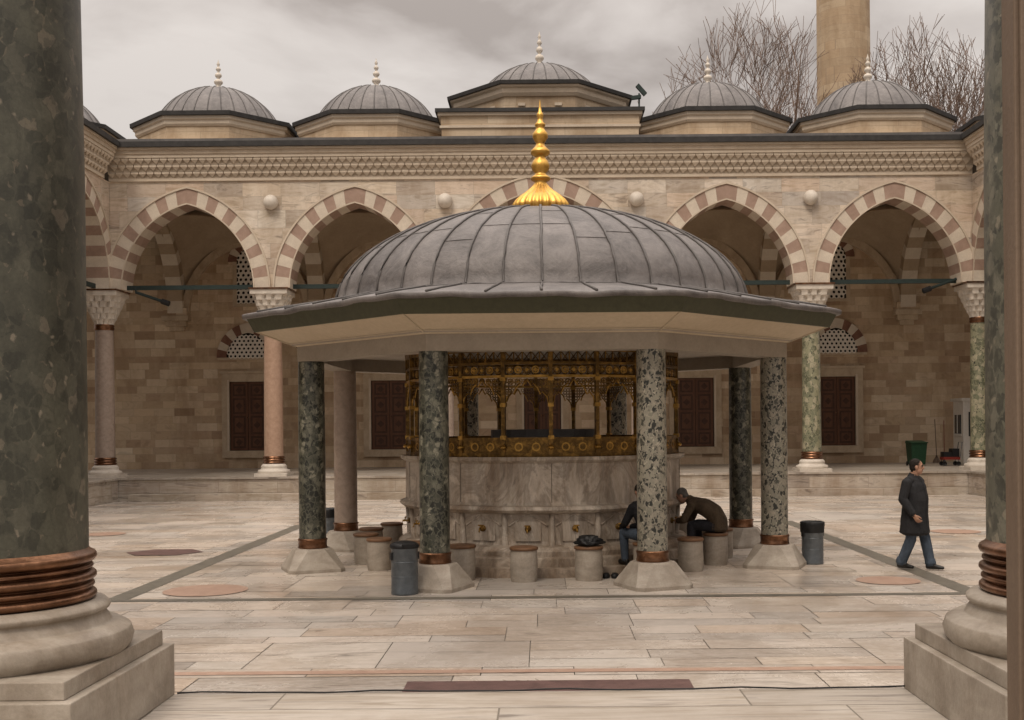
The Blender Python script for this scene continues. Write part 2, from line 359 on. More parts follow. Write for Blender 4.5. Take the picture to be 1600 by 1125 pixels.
# ---------------------------------------------------------------- arch helpers
SP=6.86; ZT=10.34
def arch_half(a,rise,off,n):
    c=max((rise*rise-a*a)/(2*a),0.0); R0=a+c
    Rr=R0+off; pm=math.acos(c/Rr)
    return [(-c+Rr*math.cos(pm*i/n),Rr*math.sin(pm*i/n)) for i in range(n+1)]
def arch_blocks(mb,P,a,rise,t,d0,d1,nb,ka,kb,sub=2,gap=0.0):
    pi=arch_half(a,rise,0,nb*sub); po=arch_half(a,rise,t,nb*sub)
    for sgn in (1,-1):
        for b in range(nb):
            k=ka if b%2==0 else kb
            vs=[];
            idx=range(b*sub,(b+1)*sub+1); m=sub+1
            e=0.004*(b%2)
            for d in (d0+e,d1-e):
                for i in idx: vs.append(P(sgn*pi[i][0],d,pi[i][1]))
                for i in idx: vs.append(P(sgn*po[i][0],d,po[i][1]))
            fs=[]
            for i in range(sub):
                fs+= [(i,i+1,m+i+1,m+i),(2*m+i,2*m+i+1,3*m+i+1,3*m+i),(i,i+1,2*m+i+1,2*m+i),(m+i,m+i+1,3*m+i+1,3*m+i)]
            fs+=[(0,m,3*m,2*m),(sub,m+sub,3*m+sub,2*m+sub)]
            mb.add(vs,fs,k)
def arch_band(mb,P,a,rise,o0,o1,d0,d1,k,n=22):
    pi=arch_half(a,rise,o0,n); po=arch_half(a,rise,o1,n)
    for sgn in (1,-1):
        vs=[];
        for d in (d0,d1):
            vs+=[P(sgn*x,d,z) for x,z in pi]; vs+=[P(sgn*x,d,z) for x,z in po]
        m=n+1; fs=[]
        for i in range(n):
            fs+=[(i,i+1,m+i+1,m+i),(2*m+i,2*m+i+1,3*m+i+1,3*m+i),(i,i+1,2*m+i+1,2*m+i),(m+i,m+i+1,3*m+i+1,3*m+i)]
        mb.add(vs,fs,k)

def capital(mb,cx,cy,z0,z1,r0,r1,k):
    def rf(t,r,z):
        f=(z-z0)/(z1-z0); f=max(0,min(1,f))
        c,s=abs(math.cos(t)),abs(math.sin(t)); p=2+6*f
        sq=1.0/((c**p+s**p)**(1/p))
        return r*(sq if f>0.05 else 1)
    tiers=5; n=48
    for k_ in range(tiers):
        f0=k_/tiers; f1=(k_+1)/tiers
        ra=r0+(r1-r0)*f0; rb=r0+(r1-r0)*f1
        zz0=z0+(z1-z0)*0.86*f0; zz1=z0+(z1-z0)*0.86*f1
        def rf2(t,r,z,k_=k_,zz0=zz0,zz1=zz1,ra=ra):
            q=rf(t,r,z); u=(z-zz0)/(zz1-zz0)
            ph=math.cos(t*12+(PI if k_%2 else 0))
            return q*(1-0.17*max(0,-ph)*(1-abs(2*u-1)*0.4) if u<0.95 else 1)
        mb.lathe(cx,cy,[(ra,zz0),(ra+(rb-ra)*0.2,zz0+(zz1-zz0)*0.45),(ra+(rb-ra)*0.6,zz0+(zz1-zz0)*0.8),(rb,zz1)],n,k,False,rf2,caps=False)
    za=z0+(z1-z0)*0.86
    mb.box(cx-r1,cx+r1,cy-r1,cy+r1,za,z1,k)

def column(mb,cx,cy,z0,z1,r,ks):
    mb.box(cx-r*1.75,cx+r*1.75,cy-r*1.75,cy+r*1.75,z0,z0+0.10,'white_m')
    mb.lathe(cx,cy,[(r*1.7,z0+.1),(r*1.75,z0+.14),(r*1.7,z0+.2),(r*1.45,z0+.22),(r*1.35,z0+.27),(r*1.42,z0+.31),(r*1.3,z0+.36),(r*1.15,z0+.40)],28,'white_m')
    p=[]; zz=z0+.40
    for i in range(3): p+=[(r*1.08,zz),(r*1.2,zz+.03),(r*1.2,zz+.05),(r*1.08,zz+.08)]; zz+=.085
    mb.lathe(cx,cy,p,28,'copper')
    mb.lathe(cx,cy,[(r*1.04,zz-.02),(r*1.0,(zz+z1)/2),(r*.93,z1-1.15)],28,ks)
    mb.lathe(cx,cy,[(r*1.0,z1-1.30),(r*1.09,z1-1.25),(r*1.0,z1-1.2),(r*1.09,z1-1.16),(r*1.0,z1-1.11)],28,'copper')
    capital(mb,cx,cy,z1-1.12,z1-.05,r*1.0,0.60,'white_m')
    mb.box(cx-.64,cx+.64,cy-.64,cy+.64,z1-.05,z1,'copper')

VF=36.55; VB=37.45; VW=44.5
def ident(u,v,z): return (u,v,z)
def arcade(name,xf,cols,colmats,archs,ends,ucorn,openings=True,domes=(),backu=(-22.4,22.4),vaultk=0.92,front_only=False,bosses=None):
    par=empty(name)
    w=MB(xf); vo=MB(xf); tr=MB(xf)
    us,ue=ends
    cur=us
    for i,(uc,a,rise) in enumerate(archs):
        off=0.2; n=18
        hp=arch_half(a,rise,off,n); L=[(-x,z) for x,z in hp]+[(x,z) for x,z in reversed(hp[:-1])]
        L=[(uc+x,SP+z) for x,z in L]
        w.box(cur,L[0][0],VF,VB,SP+0.002,ZT,'facade')
        for d in (VF,VB):
            vs=[];fs=[]
            for x,z in L: vs+=[(x,d,z),(x,d,ZT)]
            for j in range(len(L)-1): fs.append((2*j,2*j+2,2*j+3,2*j+1))
            w.add(vs,fs,'facade')
        cur=L[-1][0]
        P=lambda s,d,z,uc=uc:(uc+s,d,SP+z)
        arch_blocks(vo,P,a,rise,0.50,VF-0.03,VB+0.03,12,'vous_a','vous_b')
        arch_band(tr,P,a,rise,0.502,0.56,VF-0.065,VF+0.05,'trim')
        arch_band(tr,P,a,rise,0.0,0.04,VF-0.05,VF-0.02,'trim')
        tr.box(uc-a-0.1,uc+a+0.1,36.95,37.05,SP+0.02,SP+0.16,'iron')
    w.box(cur,ue,VF,VB,SP+0.002,ZT,'facade')
    w.obj('wall',par); vo.obj('voussoirs',par)
    c0,c1=ucorn
    cm=MB(xf)
    cm.box(c0,c1,VF-0.06,VB,ZT,ZT+0.09,'trim')
    for k in range(3):
        z0=ZT+0.09+0.2*k; p=0.06+0.10*k
        cm.box(c0,c1,VF-p,VB,z0,z0+0.2,'trim_dark')
        u=c0+(0.125 if k%2 else 0)
        while u<c1-0.2:
            t=0.235; q=p+0.09
            cm.add([(u+.01,VF-p+.002,z0+.195),(u+t,VF-p+.002,z0+.195),(u+t,VF-q,z0+.195),(u+.01,VF-q,z0+.195),(u+t/2,VF-p-.01,z0+.01),(u+.01,VF-q,z0+.13),(u+t,VF-q,z0+.13)],
                   [(0,1,2,3),(3,2,6,5),(5,6,4),(0,3,5,4),(1,4,6,2)],'trim')
            u+=0.25
    cm.box(c0,c1,VF-0.38,VB,ZT+.69,ZT+.80,'trim')
    cm.box(c0,c1,VF-0.42,VB,ZT+.80,ZT+.93,'trim_dark')
    cm.box(c0,c1,VF-0.47,VB,ZT+.93,ZT+1.00,'trim')
    cm.box(c0,c1,VF-0.56,VB,ZT+1.00,ZT+1.17,'lead_edge')  # lead lip, deepened so its dark colour also stands in for shade
    cm.obj('cornice',par)
    cs=list(cols)
    if not front_only:
        rf=MB(xf); b0,b1=backu
        rf.box(b0,b1,VF+0.02,VW+0.6,11.54,11.74,'lead')
        rf.add([(c0,VF-0.5,ZT+1.175),(c1,VF-0.5,ZT+1.175),(c1,VF+1.1,ZT+1.46),(c0,VF+1.1,ZT+1.46)],[(0,1,2,3)],'lead')
        rf.obj('roof',par)
        bw=MB(xf); bw.box(b0,b1,VW,VW+0.6,0.7,11.5,'wallblk'); bw.obj('back_wall',par)
        vt=MB(xf)
        for i in range(len(cs)-1):
            u0,u1=cs[i],cs[i+1]; uc=(u0+u1)/2; hx=(u1-u0)/2; hy=(VW-VB)/2; vc=(VW+VB)/2
            rs2=hx*hx+hy*hy; n=16; vs=[];fs=[]
            for a_ in range(n+1):
                for b_ in range(n+1):
                    x=-hx+2*hx*a_/n; yy=-hy+2*hy*b_/n
                    zz=SP+vaultk*math.sqrt(max(0,rs2-x*x-yy*yy)); vs.append((uc+x,vc+yy,min(zz,11.52)))
            for a_ in range(n):
                for b_ in range(n): fs.append((a_*(n+1)+b_,a_*(n+1)+b_+1,(a_+1)*(n+1)+b_+1,(a_+1)*(n+1)+b_))
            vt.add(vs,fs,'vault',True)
        for u in cs:
            hy=(VW-VB)/2; vc=(VW+VB)/2
            P=lambda s,d,z,u=u:(u+d,vc+s,SP+z)
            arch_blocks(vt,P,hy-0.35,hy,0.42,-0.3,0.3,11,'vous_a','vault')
            vt.box(u-0.45,u+0.45,VW-0.35,VW+0.01,SP-0.1,SP+0.2,'wallblk')
            vt.box(u-0.52,u+0.52,VW-0.42,VW+0.01,SP-0.30,SP-0.1,'frame')
            vt.box(u-0.40,u+0.40,VW-0.28,VW+0.01,SP-0.50,SP-0.3,'frame')
            vt.box(u-0.28,u+0.28,VW-0.16,VW+0.01,SP-0.68,SP-0.5,'frame')
        for i in range(len(cs)-1):
            u0,u1=cs[i],cs[i+1]; uc=(u0+u1)/2; a=(u1-u0)/2-0.5
            P=lambda s,d,z,uc=uc:(uc+s,d,SP+z)
            arch_band(vt,P,a,a*1.18,0,0.28,VW-0.22,VW+0.01,'frame')
        vt.obj('vaults',par)
    tr.obj('trim_and_ties',par)
    cl=MB(xf)
    for u,k in zip(cols,colmats):
        if k: column(cl,u,37.0,0.74,SP,0.30,k)
    if cl.v: cl.obj('columns',par)
    bo=MB(xf)
    for u in (bosses or cols[1:-1]):
        pr=[(0.24*math.cos(t),9.62+0.24*math.sin(t)) for t in [(-PI/2)+PI*i/10 for i in range(11)]]
        bo.lathe(u,VF-0.12,pr,20,'white_m')
        bo.box(u-0.06,u+0.06,VF-0.1,VF+0.01,9.56,9.68,'trim')
    if bo.v: bo.obj('stone_bosses',par)
    if openings:
        op=MB(xf)
        for i in range(len(cols)-1):
            uc=(cols[i]+cols[i+1])/2
            opening(op,uc)
        op.obj('shuttered_windows',par)
    for u,big in domes:
        roof_dome(par,xf,u,big)
    return par

def hexlat(mb,u0,u1,z0,z1,d,inside,k,s=0.085,t=0.022):
    row=0; z=z0
    while z<z1+s:
        u=u0+(s*0.866 if row%2 else 0)
        while u<u1+s:
            if inside(u,z):
                vs=[];
                for i in range(6):
                    an=PI/6+i*PI/3; vs.append((u+s*math.cos(an),d,z+s*math.sin(an)))
                for i in range(6):
                    an=PI/6+i*PI/3; vs.append((u+(s-t)*math.cos(an),d,z+(s-t)*math.sin(an)))
                for i in range(6):
                    an=PI/6+i*PI/3; vs.append((u+(s-t)*math.cos(an),d+0.05,z+(s-t)*math.sin(an)))
                fs=[(i,(i+1)%6,6+(i+1)%6,6+i) for i in range(6)]+[(6+i,6+(i+1)%6,12+(i+1)%6,12+i) for i in range(6)]
                mb.add(vs,fs,k)
            u+=s*1.732
        z+=s*1.5; row+=1

def opening(op,uc):
    W=VW
    a,z0,z1=0.71,1.46,4.14
    op.box(uc-a-0.32,uc-a-0.02,W-0.14,W+.01,z0-0.3,z1+0.34,'frame'); op.box(uc+a+0.02,uc+a+0.32,W-0.14,W+.01,z0-0.3,z1+0.34,'frame')
    op.box(uc-a-0.02,uc+a+0.02,W-0.139,W+.01,z1+.02,z1+0.34,'frame'); op.box(uc-a-0.02,uc+a+0.02,W-0.15,W+.01,z0-0.3,z0-.02,'frame')
    op.box(uc-a-0.38,uc+a+0.38,W-0.19,W+.01,z1+0.34,z1+0.44,'frame')
    op.box(uc-a-0.10,uc-a-0.02,W-0.17,W-0.139,z0-0.02,z1+0.1,'trim'); op.box(uc+a+0.02,uc+a+0.10,W-0.17,W-0.139,z0-0.02,z1+0.1,'trim')
    op.box(uc-a-0.019,uc+a+0.019,W-0.05,W+.01,z0-0.019,z1+0.019,'wood_dk')
    for s in (-1,1):
        x0,x1=(uc-a+0.02,uc-0.012) if s<0 else (uc+0.012,uc+a-0.02)
        op.box(x0,x1,W-0.085,W-0.04,z0,z1,'wood')
        ph=[(0.08,0.55),(0.63,1.35),(1.43,2.05),(2.13,2.6)]
        for p0,p1 in ph:
            op.box(x0+.09,x1-.09,W-0.10,W-0.084,z0+p0,z0+p1,'wood_dk')
            op.box(x0+.16,x1-.16,W-0.112,W-0.099,z0+p0+.07,z0+p1-.07,'wood')
            cz=z0+(p0+p1)/2; cx=(x0+x1)/2
            op.obox((cx,W-0.118,cz),V(.07,0,.07),V(0,.008,0),V(-.07,0,.07),'wood_dk')
    op.lathe(uc-.05,W-.11,[(.02,z0+1.25),(.03,z0+1.28),(.02,z0+1.31)],8,'copper'); op.lathe(uc+.05,W-.11,[(.02,z0+1.25),(.03,z0+1.28),(.02,z0+1.31)],8,'copper')
    zc=5.12; al=0.85
    P=lambda s,d,z:(uc+s,d,zc+z)
    arch_blocks(op,P,al,al*1.0+0.12,0.38,W-0.09,W+0.01,6,'vous_r','vous_a')
    hp=arch_half(al,al+0.12,0,14); L=[(-x,z) for x,z in hp]+[(x,z) for x,z in reversed(hp[:-1])]
    op.add([(uc+x,W-0.015,zc+z) for x,z in L],[tuple(range(len(L)))],'dark')
    ins=lambda u,z:((u-uc)/al)**2+((z-zc)/(al+0.12))**2<0.95 and z>zc
    hexlat(op,uc-al,uc+al,zc+0.05,zc+al+.1,W-0.06,ins,'lattice',0.1,0.048)
    op.box(uc-al-0.36,uc+al+0.36,W-0.055,W+0.01,zc-0.1,zc-0.002,'frame')
    zb,zt=7.25,8.9; aw=0.42
    for sg in(-1,1): op.box(uc+sg*aw-(0.16 if sg<0 else 0),uc+sg*aw+(0.16 if sg>0 else 0),W-0.06,W+.01,zb,zt,'frame')
    P=lambda s,d,z:(uc+s,d,zt+z)
    arch_blocks(op,P,aw,aw*1.2,0.34,W-0.07,W+0.01,4,'vous_r','vous_a')
    hp=arch_half(aw,aw*1.2,0,10); L=[(uc-aw,zb)]+[(uc-x,zt+z) for x,z in hp]+[(uc+x,zt+z) for x,z in reversed(hp[:-1])]+[(uc+aw,zb)]
    op.add([(x,W-0.012,z) for x,z in L],[tuple(range(len(L)))],'dark')
    ins2=lambda u,z:abs(u-uc)<aw-.03 and (z<zt or ((u-uc)/aw)**2+((z-zt)/(aw*1.2))**2<0.85)
    hexlat(op,uc-aw+.06,uc+aw,zb+.08,zt+aw*1.2,W-0.055,ins2,'lattice',0.115,0.052)
    op.box(uc-aw-.16,uc+aw+.16,W-0.08,W+.01,zb-.12,zb,'frame')

def finial(mb,cx,cy,z,h,k,n=16):
    p=[(0.17,0),(0.2,.03),(0.1,.08),(.07,.14),(.13,.2),(.15,.25),(.12,.31),(.05,.35),(.05,.38),(.10,.43),(.115,.48),(.08,.54),(.035,.57),(.035,.6),(.075,.65),(.085,.69),(.05,.74),(.025,.77),(.05,.82),(.05,.86),(.02,.92),(.005,1.0)]
    mb.lathe(cx,cy,[(r*1.1,z+t*h) for r,t in p],n,k)

def roof_dome(par,xf,u,big):
    v=41.0
    cx,cy,_=xf(u,v,0)
    mb=MB()
    A0=PI/8
    if big:
        def sq(h,z0,z1,k): mb.box(-h,h,-h,h,z0,z1,k)
        sq(3.3,11.7,12.30,'drum'); sq(3.36,12.30,12.38,'trim'); sq(3.32,12.38,12.70,'drum'); sq(3.42,12.70,12.80,'trim'); sq(3.5,12.80,12.92,'lead_edge')
        mb.lathe(0,0,[(3.12,12.91),(3.12,13.46)],8,'drum',False,a0=A0)
        mb.lathe(0,0,[(3.2,13.46),(3.3,13.56),(3.3,13.70),(3.42,13.74),(3.42,13.80)],8,'trim',False,a0=A0)
        mb.lathe(0,0,[(3.52,13.80),(3.54,13.92),(2.9,14.04)],8,'lead_edge',False,a0=A0)
        for i in range(8):
            t=i*PI/4
            for s in(-1,1):
                c=V(math.cos(t),math.sin(t),0)*2.88+V(-math.sin(t),math.cos(t),0)*0.62*s
                mb.obox((c.x,c.y,13.19),V(-math.sin(t),math.cos(t),0)*0.12,V(math.cos(t),math.sin(t),0)*0.06,V(0,0,.05),'trim')
        Rs,zc,zr=2.72,12.68,13.94
    else:
        mb.lathe(0,0,[(3.0,11.6),(2.98,12.1)],8,'lead',False,a0=A0)
        mb.lathe(0,0,[(3.0,12.1),(3.0,12.17),(2.78,12.18),(2.78,12.64)],8,'drum',False,a0=A0)
        mb.lathe(0,0,[(2.82,12.64),(2.88,12.71),(2.88,12.82),(2.95,12.86),(2.95,12.97)],8,'trim',False,a0=A0)
        mb.lathe(0,0,[(3.05,12.97),(3.06,13.11),(2.4,13.24)],8,'lead_edge',False,a0=A0)
        Rs,zc,zr=2.45,12.22,13.14
    ph0=math.asin((zr-zc)/Rs); n=64
    prof=[(Rs*math.cos(p),zc+Rs*math.sin(p)) for p in [ph0+(PI/2-ph0)*i/14 for i in range(15)]]; prof[-1]=(0.004,prof[-1][1])
    mb.lathe(0,0,prof,n,'lead_big',True)
    for i in range(30):
        t=2*PI*i/30
        pts=[((r)*math.cos(t),(r)*math.sin(t),z+.008) for r,z in prof[:(-2 if i%2 else -4)]]
        mb.tube(pts,0.02,4,'lead_seam')
    mb.lathe(0,0,[(.42,zc+Rs-.06),(.36,zc+Rs+.0),(.2,zc+Rs+.03)],20,'lead_seam')
    finial(mb,0,0,zc+Rs-0.02,1.3 if big else 1.1,'white_m')
    mb.obj('dome',par,loc=(cx,cy,0))

BA=[(0,2.78,3.05),(-6.03,2.13,2.73),(6.03,2.13,2.73),(-11.48,2.13,2.73),(11.48,2.13,2.73)]
far=arcade('mosque_arcade',ident,[-14.38,-8.84,-3.22,3.22,8.84,14.38],['granite_grey','granite_pink','granite_grey','granite_grey','green_far','green_far'],
   sorted(BA),(-14.9,14.9),(-14,14),domes=[(0,True),(6.12,False),(-5.95,False),(11.95,False),(-11.7,False),(18.2,False),(-18.2,False)],bosses=[-8.74,-3.1,3.1,8.74])
cy5=[5.75+6.25*i for i in range(6)]
def side(sg): return lambda u,v,z:(sg*(v-36.55+14.0),u,z)
SA=[((cy5[i]+cy5[i+1])/2,2.5,2.9) for i in range(5)]
for sg in(-1,1):
    arcade('mosque_arcade',side(sg),cy5,[None,'granite_grey','green_far','granite_pink','granite_grey',None],SA,(6.21,36.54),(6.21+.56,35.99),domes=[(u,False) for u,_,_ in SA],backu=(6.2,36.5))
near=arcade('mosque_arcade',lambda u,v,z:(u,6.2-(v-36.55),z),[-14.43,-8.6,-2.83,2.83,8.6,14.43],['granite_grey','green_far',None,None,'granite_pink','granite_grey'],
   [(-11.5,2.3,2.8),(-5.7,2.3,2.8),(0,2.25,2.8),(5.7,2.3,2.8),(11.5,2.3,2.8)],(-14.9,14.9),(-14,14),openings=False,domes=[],front_only=True)

for (x,y_,z,dx) in [(-13.0,36.9,6.55,1),(13.3,36.9,6.75,-1)]:
    e=MB(); e.tube([(x-0.3*dx,y_,z+.25),(x+0.7*dx,y_,z-.1)],0.05,10,'iron'); e.tube([(x+0.55*dx,y_,z-.05),(x+.8*dx,y_-.02,z-.14)],0.09,12,'black')
    e.tube([(x-0.3*dx,y_,z+.25),(x-0.3*dx,y_,SP+.1)],0.025,8,'iron'); e.obj('spotlight')
e=MB(); e.tube([(3.35,38.0,12.7),(3.35,38.0,13.5)],0.03,8,'iron'); e.obox((3.25,37.95,13.35),V(.16,0,.02),V(0,.06,0),V(0,0,.06),'iron'); e.obox((3.42,37.95,13.6),V(.14,0,-.16),V(0,.06,0),V(.05,0,.05),'iron'); e.obj('floodlight')

# ---------------------------------------------------------------- foreground columns
for sg,k,cxx in((-1,'brec_fore',2.83),(1,'brec_fore2',2.765)):
    mb=MB(); a=0.71
    mb.box(-a,a,-a,a,0.741,1.035,'fore_m'); 
    mb.box(-a*.93,a*.93,-a*.93,a*.93,1.035,1.12,'fore_m')
    mb.lathe(0,0,[(.66,1.12),(.685,1.15),(.695,1.19),(.68,1.235),(.63,1.262),(.585,1.268),(.575,1.29),(.56,1.31),(.555,1.325),(.575,1.335),(.58,1.355),(.56,1.375),(.51,1.385)],56,'fore_m')
    p=[];z=1.385
    for hgt,rr in((.05,.515),(.04,.505),(.05,.515),(.035,.50),(.06,.515)):
        p+=[(rr-.03,z),(rr-.006,z+hgt*.2),(rr,z+hgt*.5),(rr-.006,z+hgt*.8),(rr-.03,z+hgt)]; z+=hgt+.004
    p.append((.47,z+.015))
    mb.lathe(0,0,p,56,'copper')
    mb.lathe(0,0,[(.475,z),(.472,3.5),(.44,SP-1.1)],56,k)
    capital(mb,0,0,SP-1.1,SP,.46,.72,'white_m')
    mb.obj('marble_column',loc=(sg*cxx,5.74,0),bevel=0.008)
mb=MB(); mb.box(1.665,1.85,3.95,4.06,.741,4.9,'woodpost'); mb.box(1.68,1.85,3.93,3.949,.741,4.9,'woodpost'); mb.obj('timber_post',bevel=.006)
mb=MB(); mb.tube([(-2.1+4.2*i/30,6.43+0.01*math.sin(i*1.7),0.752+0.004*math.sin(i*.9)) for i in range(31)],0.005,6,'black'); mb.obj('cable')

# ---------------------------------------------------------------- fountain
FC=(0,19.54,0)
fo=empty('ablution_fountain',FC)
def fob(mb,name,bevel=0): 
    o=mb.obj(name,fo,bevel=bevel); return o
A20=-PI/2+rad(-5.9)+rad(9)
mb=MB()
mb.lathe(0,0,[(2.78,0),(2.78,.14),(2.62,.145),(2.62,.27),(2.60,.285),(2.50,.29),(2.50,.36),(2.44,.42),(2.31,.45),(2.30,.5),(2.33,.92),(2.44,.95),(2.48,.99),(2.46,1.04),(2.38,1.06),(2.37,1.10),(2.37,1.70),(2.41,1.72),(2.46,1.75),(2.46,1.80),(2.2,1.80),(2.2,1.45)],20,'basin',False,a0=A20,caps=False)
mb.lathe(0,0,[(0.01,1.45),(2.21,1.45)],20,'glass',False,a0=A20,caps=False)
for i in range(20):
    t=A20+i*PI/10; d=V(math.cos(t),math.sin(t),0); s=V(-math.sin(t),math.cos(t),0)
    mb.tube([tuple(d*2.30+V(0,0,.44)),tuple(d*2.34+V(0,0,.93))],[.055,.04],8,'basin')
    if i%2==0: mb.obox(tuple(d*2.372+V(0,0,1.40)),s*.005,d*.004,V(0,0,.30),'mortar')
    t2=t+PI/20; d=V(math.cos(t2),math.sin(t2),0); s=V(-math.sin(t2),math.cos(t2),0)
    r0=2.32*math.cos(PI/20)
    c=d*r0
    pts=[]
    for q in range(-8,9):
        f=q/8; pts.append(tuple(c+s*(.30*f)+V(0,0,.90-.16*abs(f)**1.3+ (.0 if abs(f)>.15 else .03*(1-abs(f)/.15)))))
    mb.tube(pts,.018,6,'basin')
    mb.obox(tuple(c+V(0,0,.66)),s*.2,d*.016,V(0,0,.15),'basin')
    mb.tube([tuple(c+V(0,0,.7)),tuple(c+d*.05+V(0,0,.7))],.05,10,'bronze')
    mb.tube([tuple(c+d*.04+V(0,0,.7)),tuple(c+d*.14+V(0,0,.70)),tuple(c+d*.16+V(0,0,.65))],.017,8,'bronze_hi')
    mb.tube([tuple(c+d*.1+s*.045+V(0,0,.75)),tuple(c+d*.1-s*.045+V(0,0,.75))],.012,6,'bronze_hi')
    mb.tube([tuple(c+d*.1+V(0,0,.7)),tuple(c+d*.1+V(0,0,.75))],.01,6,'bronze_hi')
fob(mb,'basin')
mb=MB(); mb.lathe(0,0,[(0.84,1.45),(0.84,2.06),(.9,2.08),(.9,2.22),(.5,2.22)],20,'lead',False); fob(mb,'inner_basin')
mb=MB(); RG=2.33
def ring20(z0,z1,ro,ri,k): mb.lathe(0,0,[(ri,z0),(ro,z0),(ro,z1),(ri,z1),(ri,z0)],20,k,False,a0=A20,caps=False)
ring20(1.80,1.86,RG+.03,RG-.03,'bronze'); ring20(2.05,2.10,RG+.03,RG-.03,'bronze'); ring20(1.86,2.05,RG+.005,RG-.01,'bronze')
ring20(3.02,3.06,RG+.03,RG-.03,'bronze_hi'); ring20(3.22,3.26,RG+.03,RG-.03,'bronze'); ring20(3.42,3.6,RG+.04,RG-.03,'bronze')
for i in range(20):
    t=A20+i*PI/10; d=V(math.cos(t),math.sin(t),0); s=V(-math.sin(t),math.cos(t),0)
    mb.obox(tuple(d*RG+V(0,0,2.65)),s*.03,d*.03,V(0,0,.85),'bronze')
    for zz in(2.1,2.6,3.0): mb.obox(tuple(d*RG+V(0,0,zz)),s*.045,d*.045,V(0,0,.03),'bronze_hi')
    mb.lathe(d.x*(RG+.03),d.y*(RG+.03),[(.01,1.99),(.05,1.97),(.06,1.95),(.05,1.93),(.01,1.91)],8,'bronze_hi')
    t2=t+PI/20; d=V(math.cos(t2),math.sin(t2),0); s=V(-math.sin(t2),math.cos(t2),0); rr=RG*math.cos(PI/20); hw=RG*math.sin(PI/20)-.03
    def Pp(x,z): return d*rr+s*x+V(0,0,z)
    for sg in(-1,1):
        pts=[Pp(sg*hw,2.60),Pp(sg*hw*.93,2.72),Pp(sg*hw*.72,2.80),Pp(sg*hw*.62,2.76),Pp(sg*hw*.5,2.86),Pp(sg*hw*.3,2.93),Pp(sg*hw*.2,2.89),Pp(0,3.0)]
        mb.tube([tuple(p) for p in pts],.014,5,'bronze_hi')
    def ringlet(x,z,r,w=.011,k='bronze'):
        n=8; vs=[];fs=[]
        for q in (-.008,.008):
            for R_ in(r,r-w):
                for j in range(n):
                    an=2*PI*j/n; vs.append(tuple(Pp(x+R_*math.cos(an),z+R_*math.sin(an))+d*q))
        for j in range(n):
            j2=(j+1)%n; fs+=[(j,j2,n+j2,n+j),(2*n+j,2*n+j2,3*n+j2,3*n+j),(n+j,n+j2,3*n+j2,3*n+j),(j,j2,2*n+j2,2*n+j)]
        mb.add(vs,fs,k)
    for a_ in range(-6,7):
        for b_ in range(6):
            x=a_*hw/6.5; z=2.70+b_*.055
            lim=2.66+.34*(1-abs(x/hw)**1.6)
            if z>lim: ringlet(x,z,.032)
    for a_ in range(5):
        x=-hw+2*hw*(a_+.5)/5
        ringlet(x,3.14,.062,.02,'bronze_hi' if a_%2 else 'bronze'); ringlet(x,1.955,.07,.022,'bronze_hi' if a_%2 else 'bronze')
        mb.obox(tuple(Pp(x,3.14)),s*.018+V(0,0,.018),d*.012,s*-.018+V(0,0,.018),'bronze_hi')
        mb.obox(tuple(Pp(x,1.955)),s*.022+V(0,0,.022),d*.014,s*-.022+V(0,0,.022),'bronze')
    for a_ in range(6):
        x=-hw+2*hw*a_/5; mb.obox(tuple(Pp(x,3.34)),s*.01,d*.012,V(0,0,.085),'bronze')
        if a_<5:
            x+=hw/5
            for sg in(-1,1): mb.tube([tuple(Pp(x-hw/5*.95,3.34-.08*sg)),tuple(Pp(x+hw/5*.95,3.34+.08*sg))],.008,4,'bronze')
fob(mb,'bronze_grille')
for i in range(8):
    t=PI/8+i*PI/4; cx,cy=4*math.cos(t),4*math.sin(t)
    mb=MB()
    kk={5:'brec_dark',6:'brec_light',4:'brec_dark',7:'brec_light',3:'granite_grey',0:'brec_dark'}.get(i,'brec_light')
    vs=[];fs=[]
    for (h,z) in ((.40,0),(.40,.05),(.27,.34),(.25,.36)):
        for a_ in range(4):
            an=PI/4+a_*PI/2
            q=h*math.sqrt(2)
            for dd in(-.32,.32):
                ang=an+dd*(0.35 if z<.1 else 1.1)
                vs.append((q*math.cos(ang)*(1 if z<.1 else .86),q*math.sin(ang)*(1 if z<.1 else .86),z))
    for j in range(3):
        for a_ in range(8): fs.append((j*8+a_,j*8+(a_+1)%8,(j+1)*8+(a_+1)%8,(j+1)*8+a_))
    fs.append(tuple(24+a_ for a_ in range(8)))
    mb.add(vs,fs,'grey_m')
    mb.lathe(0,0,[(.222,.355),(.232,.37),(.232,.385),(.225,.40),(.225,.475),(.234,.485),(.234,.505),(.22,.515)],32,'copper')
    mb.lathe(0,0,[(.213,.50),(.212,1.9),(.205,3.33)],32,kk)
    o=mb.obj('column',fo,loc=(cx,cy,0),rot=t)
mb=MB(); A0=PI/8
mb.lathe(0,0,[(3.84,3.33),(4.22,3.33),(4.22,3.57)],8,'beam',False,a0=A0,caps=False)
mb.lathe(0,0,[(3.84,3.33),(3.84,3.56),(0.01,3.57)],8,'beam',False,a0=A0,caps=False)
mb.lathe(0,0,[(4.225,3.565),(4.25,3.58),(4.86,3.795)],8,'soffit',False,a0=A0,caps=False)
mb.lathe(0,0,[(4.84,3.785),(4.89,3.785),(5.0,3.985),(5.03,3.99)],8,'olive',False,a0=A0,caps=False)
mb.lathe(0,0,[(4.3,3.58),(4.32,3.61),(4.36,3.615)],8,'beam',False,a0=A0,caps=False)
for i in range(8):
    t=PI/8+i*PI/4; d=V(math.cos(t),math.sin(t),0)
    mb.tube([tuple(d*4.24+V(0,0,3.572)),tuple(d*4.86+V(0,0,3.79))],.012,5,'soffit')
fob(mb,'eave_woodwork')
mb=MB(); n=240
